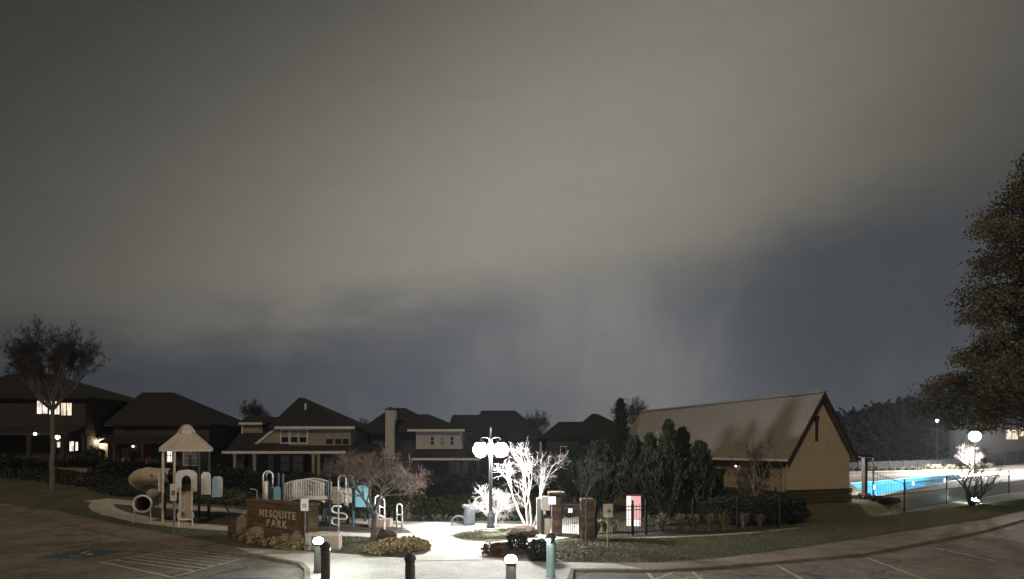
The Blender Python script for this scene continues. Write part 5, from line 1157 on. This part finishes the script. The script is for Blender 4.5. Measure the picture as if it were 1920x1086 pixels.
# unmown dark cover on the falling bank behind the paths
n = 52000; x = rng.uniform(-52, 3.2, n); y = rng.uniform(29, 55, n); bk = np.interp(x, [b[0] for b in BACK], [b[1] for b in BACK]); k = y > bk+.9+np.maximum(0, (-x-30))*.25
x, y = x[k], y[k]; P = np.stack([x, y, np.array([terrain(a, b) for a, b in zip(x, y)])+rng.uniform(.0, .16, len(x))], 1)
V, Fq = cards(P, .30, np.array([0, 0, .35]), rng, .8, .5); stuff(npmesh('undergrowth', V, Fq, M['shrub']))
# bush in front of the lit garage
o = copy_tree(sb0); o.location = on((177-960)/F*58, 58, .3); o.scale = (.55, .55, .8); tag(o, 'dark bush silhouetted against the lit garage wall', 'bush')
if 'group' in o: del o['group']
# far woods beyond the pool (one mass)
P = []; g = np.random.default_rng(5)
for i in range(150):
    px = g.uniform(1540, 2150); yv = g.uniform(112, 150); x = (px-960)/F*yv; top = 778-(px-1580)*.16+g.normal(0, 6); zt_ = CAM_H-(max(top, 700)-HY)/F*yv; z0 = 1.0
    n = 800; d = g.normal(0, 1, (n, 3)); d /= np.linalg.norm(d, axis=1, keepdims=True); r_ = np.array([4.2, 3.2, (zt_-z0)*.5]); P.append(d*r_*g.uniform(.6, 1, (n, 1))**.5+np.array([x, yv, z0+(zt_-z0)*.5]))
V, Fq = cards(np.concatenate(P), .85, None, g, 1, .7); stuff(npmesh('woods', V, Fq, M['woods']))
# large leafy tree at right
def big_tree():
    g = np.random.default_rng(90); yv = 30.5; x0 = (2010-960)/F*yv
    t = thing('leafy_tree', 'large tree with olive and rust leaves at right edge', 'tree', (x0, yv, terrain(x0, yv)))
    prof = [(5.0, 5.2), (5.6, 5.5), (7.6, 6.1), (9, 5.3), (11.2, 4.6), (13.1, 3.8), (15.4, 3.9), (16.4, 4.0), (17.6, 2.6), (19.4, 1.9), (20.5, .8)]
    zs, rs = zip(*prof); cl_ = []; limbs = []
    MB().tube([(0, 0, -.3), (.1, 0, 2), (-.1, .1, 5), (.1, 0, 9), (0, 0, 14), (.05, 0, 18.5)], [.48, .36, .3, .24, .14, .04], 9).build('trunk', M['darkbark'], t, True)
    while len(cl_) < 640:
        z = g.uniform(5.15, 20.3); R_ = np.interp(z, zs, rs); a = g.uniform(0, 2*np.pi); f = math.sqrt(g.uniform(.08, 1)); rr_ = R_*f*(1+.13*math.sin(3*a+z*1.1)+.10*math.sin(5*a-z*2.3))
        if g.uniform() > R_/7.6+.2 or (z < 5.6 and rr_ > 5): continue
        cl_.append((rr_*math.cos(a), rr_*math.sin(a), z, g.uniform(.45, 1.0)))
    for c in cl_[::2]:
        p1_ = np.array(c[:3]); p0_ = np.array([0, 0, max(1.6, c[2]-.18*math.hypot(c[0], c[1])-.3)]); md = (p0_+p1_)/2+np.array([0, 0, .35]); limbs.append((np.array([p0_, (p0_+md)/2, md, (md+p1_)/2+np.array([0, 0, .1]), p1_]), np.linspace(.075, .012, 5)))
    V, Fq = tubes_np(limbs, 4); npmesh('branches', V, Fq, M['darkbark'], t)
    P = np.concatenate([np.array(c[:3])+np.clip(g.normal(0, 1, (250, 3)), -1.5, 1.5)*c[3]*np.array([.62, .62, .40]) for c in cl_])
    V, Fq = cards(P, .145, None, g, 1, .62); npmesh('crown', V, Fq, M['leafy'], t)
big_tree()
x, y = (1828-960)/F*39.5, 39.5; fl = thing('ground_floodlight', 'small bright floodlight set on the bank below the globe lamp', 'floodlight', on(x, y, .0))
MB().b2(-.22, .22, -.1, .2, -.1, .16).build('housing', M['darkmetal'], fl); MB().add([(-.2, -.11, .17), (.2, -.11, .17), (.2, .18, .33), (-.2, .18, .33)], [(0, 1, 2, 3)]).build('lens', M['e_boll'], fl)
# ------------------------------------------------------------------ thin haze volume added to give the lamps a glow
hz = MB().box((0, 190, 10.4), (650, 470, 28)).build('haze', bpy.data.materials.new('haze_air'))
m = hz.data.materials[0]; m.use_nodes = True; t = m.node_tree; t.nodes.clear()
v = t.nodes.new('ShaderNodeVolumePrincipled'); v.inputs['Color'].default_value = (.85, .9, 1, 1); v.inputs['Density'].default_value = .0002; v.inputs['Anisotropy'].default_value = .35
o = t.nodes.new('ShaderNodeOutputMaterial'); t.links.new(v.outputs[0], o.inputs['Volume']); stuff(hz)
